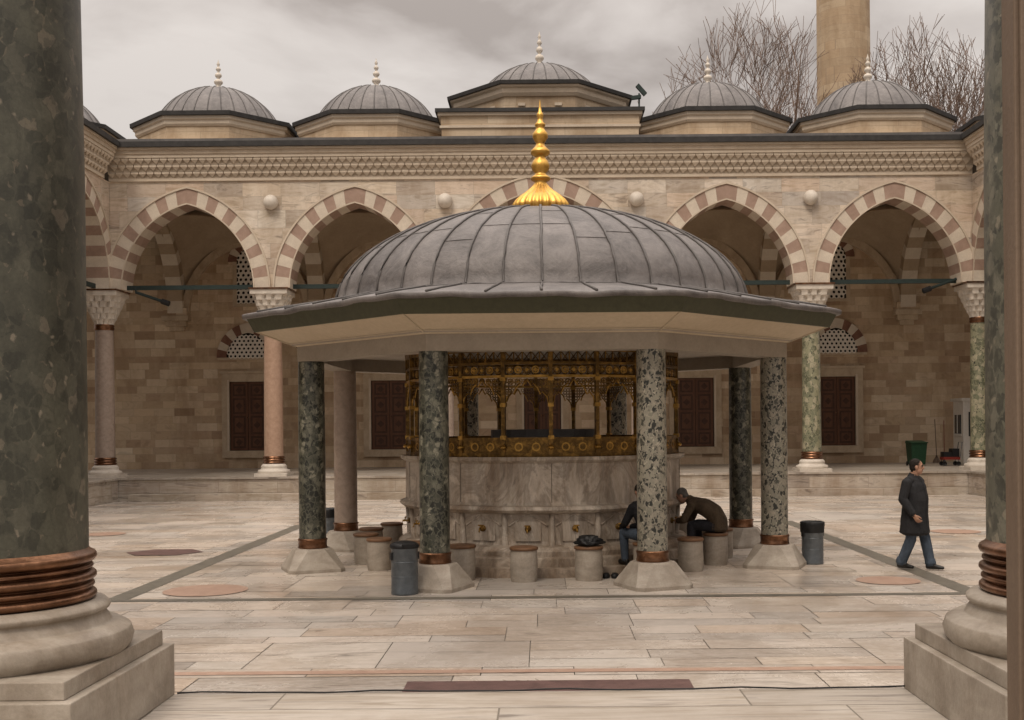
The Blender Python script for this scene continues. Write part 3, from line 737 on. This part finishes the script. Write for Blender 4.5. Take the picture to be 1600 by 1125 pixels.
def ring(r,z,oc):
    out=[]
    for i in range(n):
        t=2*PI*i/n; ph=((t+PI/8)%(PI/4))-PI/8
        q=r*(1-oc)+oc*r*math.cos(PI/8)/math.cos(ph)
        wob=0.006*math.sin(t*23)+0.005*math.sin(t*41+1)
        out.append((q*math.cos(t),q*math.sin(t),z+wob*oc))
    return out
PR=[]
for i in range(19):
    an=PI/2*(1-i/18*0.985); PR.append((3.52*math.cos(an),4.30+1.66*math.sin(an),0.0))
PR[0]=(0.01,PR[0][1],0)
PR+=[(3.56,4.315,0.05),(3.75,4.295,.3),(4.1,4.235,.62),(4.6,4.15,.88),(5.05,4.06,1.0),(5.075,4.045,1.0),(5.07,3.985,1.0),(4.98,3.98,1.0)]
vs=[];
for r,z,oc in PR: vs+=ring(r,z,oc)
fs=[]
for j in range(len(PR)-1):
    for i in range(n): fs.append((j*n+i,j*n+(i+1)%n,(j+1)*n+(i+1)%n,(j+1)*n+i))
mb.add(vs[:],fs,'lead_big',True)
o=fob(mb,'lead_roof')
mb=MB()
RR=random.Random(5)
for k in range(40):
    t=2*PI*(k+.0)/40; ii=int(round(k*n/40))%n
    st=2 if k%2==0 else 4
    pts=[]
    for j in range(st,len(PR)-3):
        r,z,oc=PR[j]; p=Vector(vs[j*n+ii])
        w=RR.uniform(-.009,.009)
        p+=Vector((-math.sin(t),math.cos(t),0))*w
        pts.append(tuple(p+Vector((math.cos(t)*.008,math.sin(t)*.008,.01))))
    mb.tube(pts,0.019,6,'lead_seam')
    for q in ([RR.choice([5,6,8])] if k%3==0 else [])+[RR.choice([11,12,13])]:
        pp=[]
        for e_ in range(0,7):
            v_=Vector(vs[q*n+(ii+e_)%n]); pp.append(tuple(v_+Vector((math.cos(t)*.003,math.sin(t)*.003,.001+RR.uniform(-.002,.002)))))
        mb.tube(pp,0.006,4,'lead_seam')
pp=[]
for i in range(n+1):
    v_=Vector(vs[20*n+(i%n)]); pp.append(tuple(v_+Vector((0,0,.004+RR.uniform(-.004,.004)))))
mb.tube(pp,0.010,5,'lead_seam')
fob(mb,'roof_seams')
mb=MB(); k1=19.54/1759
fin=[(331,43),(326,46),(320,45),(313,40),(306,32),(299,22),(292,14),(287,10),(284,9),(282,14),(279,16),(276,13),(273,9),(270,9),(266,13),(259,14.5),(252,12),(247,8),(245,8),(243,12),(240,15),(236,15),(232,11),(228,7.5),(224,6.5),(220,9),(215,12),(209,12),(204,8),(200,6),(197,8),(194,8.5),(191,5),(185,4),(181,5.5),(178,5),(175,3),(167,1.6),(156,.4)]
prof=[(w*k1,2.25+(668-y_)*k1) for y_,w in fin]
zf=2.25+(668-288)*k1
def flute(t,r,z):
    if z<zf: return r*(1-0.085*abs(math.sin(t*12)))
    return r
mb.lathe(0,0,prof,144,'gold',True,flute)
fob(mb,'gilded_finial')

me0=None
for k in range(20):
    an=-5.5+18*k
    t=-PI/2+rad(an); x,y_=3.05*math.cos(t),19.54+3.05*math.sin(t)
    if me0 is None:
        mb=MB(); mb.lathe(0,0,[(.19,0),(.20,.05),(.205,.2),(.20,.42),(.195,.47)],28,'grey_m'); mb.lathe(0,0,[(.2,.47),(.212,.475),(.215,.50),(.205,.515),(.19,.52)],28,'stoolwood')
        o=mb.obj('stone_stool',loc=(x,y_,0)); me0=o.data
    else:
        o=bpy.data.objects.new('stone_stool',me0); o.location=(x,y_,0); sc.collection.objects.link(o)
    o.rotation_euler=(0,0,k*1.3)
    s_=random.uniform(.96,1.04); o.scale=(s_,s_,random.uniform(.97,1.03))

def trash(x,y_,bag,h=.69,r=.175):
    mb=MB(); mb.lathe(0,0,[(r*.97,0),(r,.015),(r,.03),(r*.985,.04),(r*.985,h*.84),(r*1.02,h*.85),(r*1.02,h*.87)],32,'steel')
    for q in(.33,.6): mb.lathe(0,0,[(r*.98,h*q),(r*1.015,h*q+.008),(r*.98,h*q+.016)],32,'steel',caps=False)
    for sg in(-1,1): mb.obox((sg*r*1.02,0,h*.72),V(.012,0,0),V(0,.035,0),V(0,0,.05),'black')
    if bag:
        def rf(t,rr,z): return rr*(1+.04*math.sin(t*9+z*30)+.03*math.sin(t*5))
        mb.lathe(0,0,[(r*1.03,h*.74),(r*1.08,h*.80),(r*1.1,h*.92),(r*1.08,h*.985),(r*.98,h*1.0),(r*.85,h*.96),(r*.8,h*.8)],48,'black',True,rf)
    else:
        mb.lathe(0,0,[(r*1.04,h*.87),(r*1.08,h*.9),(r*1.05,h*.94),(r*.8,h*.98),(r*.45,h*1.0),(.01,h*1.0)],32,'black')
        mb.obox((0,-r*.9,h*.93),V(r*.5,0,0),V(0,.03,0),V(0,0,.02),'black')
    mb.obj('trash_can',loc=(x,y_,0),rot=random.random())
trash(-1.90,15.35,False,.72,.185); trash(4.37,18.3,True); trash(-4.25,22.3,True)
t=-PI/2+rad(12.5); bx,by=3.05*math.cos(t),19.54+3.05*math.sin(t)
mb=MB()
def rf(t,r,z): return r*(1+.16*math.sin(t*3+z*30)+.11*math.sin(t*7+z*60)+.06*math.sin(t*13-z*90)+.2*abs(math.cos(t)))
mb.lathe(0,0,[(.15,0),(.18,.015),(.175,.04),(.15,.065),(.155,.08),(.12,.10),(.11,.125),(.08,.135),(.05,.12),(.01,.125)],60,'black',True,rf)
mb.obj('folded_jacket',loc=(bx,by,.525))
for dx in(0,.13):
    mb=MB()
    mb.lathe(0,0,[(.045,0),(.05,.02),(.045,.05),(.03,.07),(.01,.075)],20,'black',True,lambda t,r,z:r*(1+1.3*abs(math.cos(t))**2*(1 if math.cos(t)>0 else .5)))
    mb.obj('slipper',loc=(.92+dx,16.75,0.004),rot=rad(80))

mb=MB(); mb.add([(-.24,-.26,.05),(.24,-.26,.05),(.24,.26,.05),(-.24,.26,.05),(-.29,-.33,.82),(.29,-.33,.82),(.29,.33,.82),(-.29,.33,.82)],[(0,3,2,1),(4,5,6,7),(0,1,5,4),(1,2,6,5),(2,3,7,6),(3,0,4,7)],'green_p')
mb.box(-.31,.31,-.37,.33,.82,.86,'green_p'); mb.add([(-.3,-.36,.86),(.3,-.36,.86),(.3,.3,.92),(-.3,.3,.92),(-.3,.34,.86),(.3,.34,.86)],[(0,1,2,3),(3,2,5,4),(0,3,4),(1,5,2)],'green_p')
for sg in(-1,1): mb.tube([(sg*.26-.02,.24,.08),(sg*.26+.02,.24,.08)],.08,14,'black')
mb.tube([(-.25,.38,.86),(.25,.38,.86)],.018,8,'black'); mb.obj('wheeled_bin',loc=(13.6,41.0,.74),bevel=.01)
ks=empty('guard_booth',(16.3,42.0,.74)); mb=MB()
mb.box(-.8,.8,-.5,.5,0,2.35,'white_p'); mb.box(-.88,.88,-.58,.58,2.35,2.46,'white_p'); mb.box(-.60,-.15,-.52,-.49,1.05,1.95,'glass'); mb.box(-.02,.68,-.525,-.49,.08,2.0,'white_p'); mb.box(.08,.58,-.54,-.52,1.1,1.85,'glass')
mb.box(-.83,-.79,-.3,.3,1.15,1.85,'glass'); mb.box(-.845,-.80,-.02,.02,1.15,1.85,'white_p'); mb.box(-.84,-.80,-.35,.35,1.06,1.14,'white_p'); mb.box(-.05,-.02,-.53,-.49,0,2.05,'steel')
mb.obj('cabin',ks,bevel=.01)
mb=MB(); mb.box(-.3,.3,-.2,.2,.22,.32,'red_p'); mb.box(-.28,.0,-.18,.18,.32,.50,'black'); mb.box(.02,.28,-.18,.18,.32,.62,'black')
for sx in(-1,1):
    for sy in(-1,1): mb.tube([(sx*.25,sy*.17-.02,.08),(sx*.25,sy*.17+.02,.08)],.08,12,'black'); mb.tube([(sx*.25,sy*.17,.1),(sx*.25,sy*.17,.24)],.015,6,'steel')
mb.tube([(.3,-.18,.3),(.38,-.18,.85),(.38,.18,.85),(.3,.18,.3)],.015,8,'steel'); mb.obj('cleaning_cart',loc=(14.75,40.8,.74))
mb=MB(); mb.tube([(0,0,.28),(.06,.35,1.7)],.016,8,'woodpost'); mb.tube([(0,0,.3),(0,0,.2)],[.03,.05],10,'woodpost'); mb.lathe(0,0,[(.16,0),(.14,.08),(.06,.22)],16,'woodpost',True,lambda t,r,z:r*(.35+.65*abs(math.cos(t)))); mb.obj('broom',loc=(15.35,43.9,.74))
mb=MB(); mb.tube([(0,0,.1),(.1,.3,1.65)],.014,8,'red_p'); mb.tube([(0,0,.12),(0,0,.0)],[.03,.09],12,'steel'); mb.obj('mop',loc=(15.65,43.9,.74))

mb=MB(); mb.lathe(0,0,[(2.2,0),(2.2,9),(1.45,12),(1.36,13),(1.33,30)],16,'minaret',False)
mb.lathe(0,0,[(1.4,30),(1.7,30.6),(2.0,31.4),(2.15,32),(2.15,33.1),(2.05,33.1),(2.05,32.1),(1.2,32.1),(1.15,40)],16,'trim',False)
mb.lathe(0,0,[(1.35,40),(.9,43),(.35,47),(.05,49.5)],16,'lead',True); finial(mb,0,0,49.4,1.8,'gold')
mb.obj('minaret',loc=(15.65,58,0))

# ---------------------------------------------------------------- bare trees: limbs fan out inside an ellipsoidal crown
def tree(name,x,y_,H,cr,seed,n1=9,tr=.3,zb=6.0,tw=.0115,md=6):
    R=random.Random(seed); mb=MB()
    top=Vector((0,0,zb)); zc=zb+(H-zb)*.5; hz=(H-zb)*.54
    pts=[Vector((0,0,0)),Vector((R.uniform(-.1,.1),0,zb*.5)),top]
    mb.tube(pts,[tr,tr*.85,tr*.72],9,'bark')
    def inside(p): return (p.x/cr)**2+(p.y/cr)**2+((p.z-zc)/hz)**2
    def grow(p,d,L,r,dep):
        nseg=4 if dep<2 else 3
        q=p.copy(); dd=d.copy(); P=[q.copy()]; Rr=[r]
        for i in range(nseg):
            dd=(dd+Vector((R.uniform(-1,1),R.uniform(-1,1),R.uniform(-.35,.65)))*(.12+.025*dep)).normalized()
            q=q+dd*L/nseg; P.append(q.copy()); Rr.append(max(tw,r*(1-.45*(i+1)/nseg)))
            if inside(q)>R.uniform(.9,1.15): break
        mb.tube(P,Rr,6 if dep<2 else (4 if dep<3 else 3),'bark')
        if dep>=md : return
        if inside(q)>1.05 and dep>=4: return
        nc={0:4,1:4,2:4,3:3,4:3,5:3}[dep]
        if R.random()<.25: nc+=1
        for c in range(nc):
            k=len(P)-1 if c==0 else R.randint(1,len(P)-1)
            ang=R.uniform(.3,.7) if c else R.uniform(.05,.25)
            a0=R.uniform(0,2*PI); ax=Vector((math.cos(a0),math.sin(a0),R.uniform(-.3,.3))).normalized()
            perp=dd.cross(ax).normalized(); nn=dd*math.cos(ang)+perp*math.sin(ang); nn.z+=.10; nn.normalize()
            grow(P[k],nn,L*R.uniform(.62,.84),max(tw,Rr[k]*R.uniform(.5,.7)),dep+1)
    for i in range(n1):
        a0=2*PI*i/n1+R.uniform(-.3,.3); tl=R.uniform(.1,.72)
        d=Vector((math.cos(a0)*math.sin(tl),math.sin(a0)*math.sin(tl),math.cos(tl)))
        grow(Vector((0,0,zb-R.uniform(0,1.2))),d,(H-zb)*R.uniform(.40,.52),tr*R.uniform(.4,.6),1)
    mb.obj(name,loc=(x,y_,0))
tree('bare_tree',9.5,52,20.3,4.7,31,8)
tree('bare_tree',17.8,53,20.0,4.4,43,8)
tree('bare_tree',13.4,62,20.4,3.6,52,6)
tree('bare_tree',-14.9,54,18.4,1.7,15,5,.2)

# ---------------------------------------------------------------- people
class Body:
    def __init__(s): s.v=[];s.f=[];s.pts=[]
    def mesh(s,vs,fs,lab):
        o=len(s.v); s.v+=[tuple(p) for p in vs]; s.f+=[[o+i for i in f] for f in fs]; s.pts+=[(Vector(p),lab) for p in vs]
    def tube(s,path,radii,side,lab,n=16,step=.025,cap=.7):
        P=[];Rr=[]
        path=[Vector(p) for p in path]; radii=[(r,r) if not isinstance(r,tuple) else r for r in radii]
        for i in range(len(path)-1):
            L=(path[i+1]-path[i]).length; m=max(1,int(L/step))
            for j in range(m):
                f=j/m; g_=f*f*(3-2*f)
                P.append(path[i].lerp(path[i+1],f)); Rr.append((radii[i][0]+(radii[i+1][0]-radii[i][0])*g_,radii[i][1]+(radii[i+1][1]-radii[i][1])*g_))
        P.append(path[-1]); Rr.append(radii[-1])
        T=[(P[min(i+2,len(P)-1)]-P[max(i-2,0)]).normalized() for i in range(len(P))]
        side=Vector(side); rings=[]
        def rg(p,t,ra,rb):
            sd=(side-t*side.dot(t)).normalized(); f=t.cross(sd)
            return [p+sd*ra*math.cos(2*PI*j/n)+f*rb*math.sin(2*PI*j/n) for j in range(n)]
        m0=min(Rr[0])*cap; m1=min(Rr[-1])*cap
        rings.append(rg(P[0]-T[0]*m0,T[0],Rr[0][0]*.35,Rr[0][1]*.35)); rings.append(rg(P[0]-T[0]*m0*.6,T[0],Rr[0][0]*.78,Rr[0][1]*.78))
        for p,t,r in zip(P,T,Rr): rings.append(rg(p,t,*r))
        rings.append(rg(P[-1]+T[-1]*m1*.6,T[-1],Rr[-1][0]*.78,Rr[-1][1]*.78)); rings.append(rg(P[-1]+T[-1]*m1,T[-1],Rr[-1][0]*.35,Rr[-1][1]*.35))
        vs=[p for r in rings for p in r]; fs=[]
        for i in range(len(rings)-1):
            for j in range(n): fs.append((i*n+j,i*n+(j+1)%n,(i+1)*n+(j+1)%n,(i+1)*n+j))
        fs.append(tuple(range(n-1,-1,-1))); fs.append(tuple((len(rings)-1)*n+j for j in range(n)))
        s.mesh(vs,fs,lab)
    def ell(s,c,r,F,lab,n=32,m=22):
        c=Vector(c); vs=[]; fs=[]
        for i in range(m+1):
            ph=-PI/2+PI*i/m*0.98+PI*.01
            for j in range(n):
                th=2*PI*j/n
                l=Vector((r[0]*math.cos(ph)*math.cos(th),r[1]*math.cos(ph)*math.sin(th),r[2]*math.sin(ph)))
                vs.append(c+F@l)
        for i in range(m):
            for j in range(n): fs.append((i*n+j,i*n+(j+1)%n,(i+1)*n+(j+1)%n,(i+1)*n+j))
        fs.append(tuple(range(n-1,-1,-1))); fs.append(tuple(m*n+j for j in range(n)))
        s.mesh(vs,fs,lab)
    def head(s,c,fwd,up,neck):
        fwd=Vector(fwd).normalized(); up=Vector(up); up=(up-fwd*up.dot(fwd)).normalized(); left=up.cross(fwd)
        F=Matrix((fwd,left,up)).transposed(); c=Vector(c); L=lambda x,y,z:c+F@Vector((x,y,z))
        s.ell(L(.0,0,.018),(.090,.071,.090),F,'skin')
        s.ell(L(.022,0,-.05),(.068,.056,.070),F,'skin')
        s.ell(L(.05,0,-.093),(.035,.03,.025),F,'skin')
        s.ell(L(-.022,0,.036),(.092,.083,.092),F,'hair')
        s.ell(L(-.048,0,-.015),(.058,.072,.062),F,'hair')
        s.tube([L(.084,0,.02),L(.104,0,-.012),L(.107,0,-.024)],[(.009,.009),(.013,.013),(.016,.012)],left,'skin',10,.01)
        for sg in(-1,1):
            s.ell(L(-.002,sg*.080,-.012),(.02,.010,.032),F,'skin',12,10)
            s.ell(L(.080,sg*.030,.010),(.010,.013,.007),F,'dark',10,8)
            s.ell(L(.084,sg*.031,.028),(.009,.019,.005),F,'hair',10,8)
        s.ell(L(.083,0,-.062),(.012,.024,.006),F,'lip',10,8)
        s.ell(L(.085,0,-.044),(.011,.027,.007),F,'hair',10,8)
        s.tube([neck,L(-.02,0,-.06)],[(.062,.062),(.056,.056)],left,'skin')
    def hand(s,w,d,nrm,th,curl=.35):
        w=Vector(w); d=Vector(d).normalized(); nrm=Vector(nrm); nrm=(nrm-d*nrm.dot(d)).normalized(); ac=d.cross(nrm)
        if ac.dot(Vector(th))<0: ac=-ac
        s.tube([w,w+d*.04,w+d*.085],[(.028,.02),(.04,.016),(.042,.014)],ac,'skin',12,.012)
        for i,(o,l) in enumerate(((.031,.070),(.0105,.080),(-.0105,.074),(-.031,.058))):
            p=w+d*.085+ac*o; pts=[p]; a=curl*.5
            for sfrac in(.42,.32,.26):
                a+=curl*.7; dd=d*math.cos(a)+nrm*math.sin(a)+ac*(o*1.5); p=p+dd*l*sfrac; pts.append(p)
            s.tube(pts,[.0098,.0092,.0086,.0075],ac,'skin',8,.01)
        p=w+d*.03+ac*.03; pts=[p,p+ac*.022+d*.022+nrm*.008,p+ac*.03+d*.05+nrm*.018,p+ac*.03+d*.072+nrm*.026]
        s.tube(pts,[.014,.012,.0105,.009],nrm,'skin',8,.01)
    def shoe(s,ank,toe_dir):
        a=Vector(ank); d=Vector(toe_dir); d.z=0; d.normalize(); sd=Vector((-d.y,d.x,0)); z=a.z-.085
        b=Vector((a.x,a.y,z))
        s.tube([b-d*.05+V(0,0,.045),b+d*.03+V(0,0,.045),b+d*.11+V(0,0,.038),b+d*.19+V(0,0,.028)],[(.036,.045),(.04,.045),(.047,.036),(.038,.026)],sd,'shoe',16,.02)
        s.tube([b+V(0,0,.03),a+V(0,0,.02)],[(.04,.045),(.042,.045)],sd,'shoe')
    def build(s,name,mats,loc,rot,voxel=.0075):
        me=bpy.data.meshes.new(name+'_raw'); me.from_pydata(s.v,[],s.f); me.update()
        o=bpy.data.objects.new(name+'_raw',me); sc.collection.objects.link(o)
        r=o.modifiers.new('r','REMESH'); r.mode='VOXEL'; r.voxel_size=voxel; r.adaptivity=0
        sm=o.modifiers.new('s','SMOOTH'); sm.factor=.5; sm.iterations=2
        dg=bpy.context.evaluated_depsgraph_get(); ev=o.evaluated_get(dg)
        nm=bpy.data.meshes.new_from_object(ev); bpy.data.objects.remove(o); nm.name=name
        labs=list(mats.keys()); nm.materials.clear()
        for l in labs: nm.materials.append(mats[l])
        kd=kdtree.KDTree(len(s.pts))
        for i,(p,l) in enumerate(s.pts): kd.insert(p,i)
        kd.balance(); idx=[]
        for p in nm.polygons:
            _,i,_=kd.find(p.center+p.normal*.004); idx.append(labs.index(s.pts[i][1]))
        nm.polygons.foreach_set('material_index',idx); nm.polygons.foreach_set('use_smooth',[True]*len(idx)); nm.update()
        ob=bpy.data.objects.new(name,nm); sc.collection.objects.link(ob); ob.location=loc; ob.rotation_euler=(0,0,rot)
        return ob
def cloth(name,c,rough=.85):
    m,nt,b=newmat(name,rough,0,.2)
    f=noise(nt,coords(nt,(1,1,.6)),9,5,.65,.8); g_=noise(nt,coords(nt),160,2)
    col=ramp(nt,f,[(.3,tuple(x*.65 for x in c)),(.7,tuple(x*1.2 for x in c))]); nt.links.new(col,b.inputs['Base Color'])
    bump(nt,b,math_(nt,'ADD',f,math_(nt,'MULTIPLY',g_,.15)),.8,.035); return m
skin=plain('skin',(0.38,0.215,0.145),.55,var=.1); lip=plain('lips',(0.25,0.10,0.08),.5,var=.1)
jeans=cloth('denim',(0.06,0.078,0.105)); coat=cloth('charcoal_coat',(0.024,0.024,0.026)); brown=cloth('brown_jacket',(0.08,0.058,0.038)); blackc=cloth('black_cloth',(0.015,0.015,0.017)); trous=cloth('dark_trousers',(0.025,0.025,0.03)); shoe=plain('shoe_leather',(0.012,0.011,0.01),.4)
hair_d=cloth('dark_hair',(0.02,0.016,0.013)); hair_g=cloth('grey_hair',(0.13,0.12,0.11))

b=Body()
for sg,hip,kn,an in((1,(0,.09,.88),(.11,.11,.49),(.19,.12,.095)),(-1,(0,-.09,.88),(-.02,-.11,.47),(-.17,-.12,.11))):
    b.tube([hip,kn,an],[(.105,.105),(.082,.082),(.074,.076)],(0,1,0),'trouser')
    b.tube([(an[0]*.98,an[1],an[2]+.06),(an[0],an[1],an[2]+.005)],[(.074,.078),(.078,.086)],(0,1,0),'trouser')
    b.shoe(an,(1,.12*sg,0))
b.tube([(-.005,0,.575),(-.005,0,.72),(0,0,.90),(.02,0,1.08),(.005,0,1.27),(-.01,0,1.38),(-.015,0,1.44)],[(.26,.22),(.25,.205),(.235,.19),(.218,.18),(.218,.158),(.18,.118),(.08,.08)],(0,1,0),'coat',28,.02,cap=.25)
b.tube([(-.02,-.18,1.375),(-.015,0,1.405),(-.02,.18,1.375)],[(.078,.068),(.083,.076),(.078,.068)],(1,0,0),'coat')
b.tube([(-.03,0,1.42),(-.01,0,1.475)],[(.085,.085),(.072,.072)],(0,1,0),'coat')
b.tube([(.182,-.02,.60),(.19,-.02,.9),(.198,-.02,1.08),(.163,-.02,1.27),(.08,-.03,1.41)],[(.018,.01)]*5,(0,1,0),'coat2')
b.tube([(-.02,-.23,1.36),(-.06,-.295,1.10),(.09,-.275,.885)],[(.08,.077),(.07,.07),(.057,.059)],(0,1,0),'coat')
b.hand((.105,-.273,.862),(.55,.05,-.8),(.2,.9,.2),(1,0,0),.45)
b.tube([(-.02,.23,1.36),(-.10,.295,1.10),(-.06,.29,.86)],[(.08,.077),(.07,.07),(.057,.059)],(0,1,0),'coat')
b.hand((-.055,.29,.84),(.1,0,-1),(0,-1,0),(1,0,0),.4)
b.head((.035,0,1.59),(1,.45,-.05),(0,0,1),(-.01,0,1.44))
md={'trouser':jeans,'coat':coat,'coat2':blackc,'skin':skin,'hair':hair_d,'lip':lip,'dark':M['black'],'shoe':shoe}
b.build('walking_man',md,(5.74,17.4,.004),rad(-42))

def seated(name,an_deg,lean,mats,stepz=.145,headdown=.5):
    t=-PI/2+rad(an_deg); x,y_=(3.05)*math.cos(t),19.54+3.05*math.sin(t)
    b=Body()
    sh=Vector((.36*lean+.02,0,1.10-.12*lean)); ch=Vector((.17*lean,0,.95-.03*lean)); 
    for sg in(-1,1):
        hip=(0,sg*.09,.62); kn=(.36,sg*.17,.60+stepz*.3); an=(.30 if sg<0 else .36,sg*.15,stepz+.10)
        b.tube([hip,kn,an],[(.10,.095),(.075,.073),(.058,.06)],(0,1,0),'trouser')
        b.shoe(an,(1,.1*sg,0))
        s0=sh+Vector((-.01,sg*.185,-.03)); el=sh+Vector((.10,sg*.25,-.26)); wr=Vector((max(.52,sh.x+.24),sg*.09,.70))
        b.tube([s0,el,wr],[(.075,.072),(.06,.06),(.045,.047)],(0,1,0),'coat')
        d=(wr-el).normalized(); b.hand(wr+d*.01,d,(0,-sg,-.2),(0,0,1),.35)
    b.tube([(-.04,0,.58),(-.05,0,.70),(ch.x*.3-.02,0,.84),tuple(ch),tuple(sh),tuple(sh+Vector((.06*lean+.01,0,.05)))],[(.19,.16),(.18,.15),(.185,.15),(.20,.145),(.18,.115),(.085,.085)],(0,1,0),'coat',26,.02,cap=.4)
    b.tube([tuple(sh+V(0,-.155,-.015)),tuple(sh+V(.0,0,.0)),tuple(sh+V(0,.155,-.015))],[(.076,.07),(.085,.08),(.076,.07)],(1,0,0),'coat')
    nk=sh+Vector((.05*lean+.01,0,.05)); hc=nk+Vector((.115*lean+.03,0,.15-.08*lean))
    b.head(hc,(1,0,-headdown),(.5*headdown,0,1),tuple(nk))
    b.tube([tuple(nk-V(.02,0,.02)),tuple(nk+V(.02*lean,0,.03))],[(.08,.08),(.07,.07)],(0,1,0),'coat')
    d=V(-math.cos(t),-math.sin(t),0)
    b.build(name,mats,(x,y_,0),math.atan2(d.y,d.x))
seated('seated_man',66.5,.95,{'trouser':trous,'coat':brown,'skin':skin,'hair':hair_g,'lip':lip,'dark':M['black'],'shoe':shoe},headdown=.6)
seated('seated_man',30.5,.2,{'trouser':jeans,'coat':blackc,'skin':skin,'hair':hair_d,'lip':lip,'dark':M['black'],'shoe':shoe},headdown=.6)

# ---------------------------------------------------------------- light
w=bpy.data.worlds.new('World'); sc.world=w; w.use_nodes=True; nt=w.node_tree
bg=nt.nodes['Background']
EL,AZ=rad(52),rad(200)
sky=nd(nt,'ShaderNodeTexSky',sky_type='NISHITA',sun_disc=False,sun_elevation=EL,sun_rotation=AZ)
t=nd(nt,'ShaderNodeTexCoord'); mp=nd(nt,'ShaderNodeMapping',{'Vector':t.outputs['Generated'],'Scale':(1.0,1.0,2.4),'Location':(0.42,0.1,0.05)})
nz=noise(nt,mp.outputs[0],4.6,10,.5,.3)
cl=ramp(nt,nz,[(.37,(3.4,2.98,2.7)),(.47,(4.9,4.42,4.08)),(.60,(6.1,5.6,5.2))])
sz=nd(nt,'ShaderNodeSeparateXYZ',{0:t.outputs['Generated']})
zz_=math_(nt,'MAXIMUM',sz.outputs[2],0.0)
zf_=math_(nt,'ADD',0.92,math_(nt,'MULTIPLY',math_(nt,'POWER',zz_,3.0),4.6))
cz=nd(nt,'ShaderNodeVectorMath',{0:cl,'Scale':zf_},operation='SCALE').outputs[0]
col=mixc(nt,0.96,sky.outputs[0],cz)
nt.links.new(col,bg.inputs[0]); bg.inputs[1].default_value=0.12
sd=bpy.data.lights.new('sun','SUN'); sd.energy=1.5; sd.angle=rad(18); sd.color=(1,.88,.74)
so=bpy.data.objects.new('sun',sd); sc.collection.objects.link(so)
dirv=Vector((0.2,0.5,-math.tan(EL)*0.54)).normalized()
so.rotation_euler=dirv.to_track_quat('-Z','Y').to_euler()

cd=bpy.data.cameras.new('camera'); co=bpy.data.objects.new('camera',cd); sc.collection.objects.link(co)
cd.sensor_width=36; cd.lens=36*1759/1600; cd.shift_x=-48/1600; cd.shift_y=105.5/1600; cd.clip_end=2000; cd.clip_start=.05
co.location=(0,0,2.25); co.rotation_euler=(rad(90),rad(.5),0)
sc.camera=co
sc.view_settings.view_transform='Standard'; sc.view_settings.look='None'; sc.view_settings.exposure=0
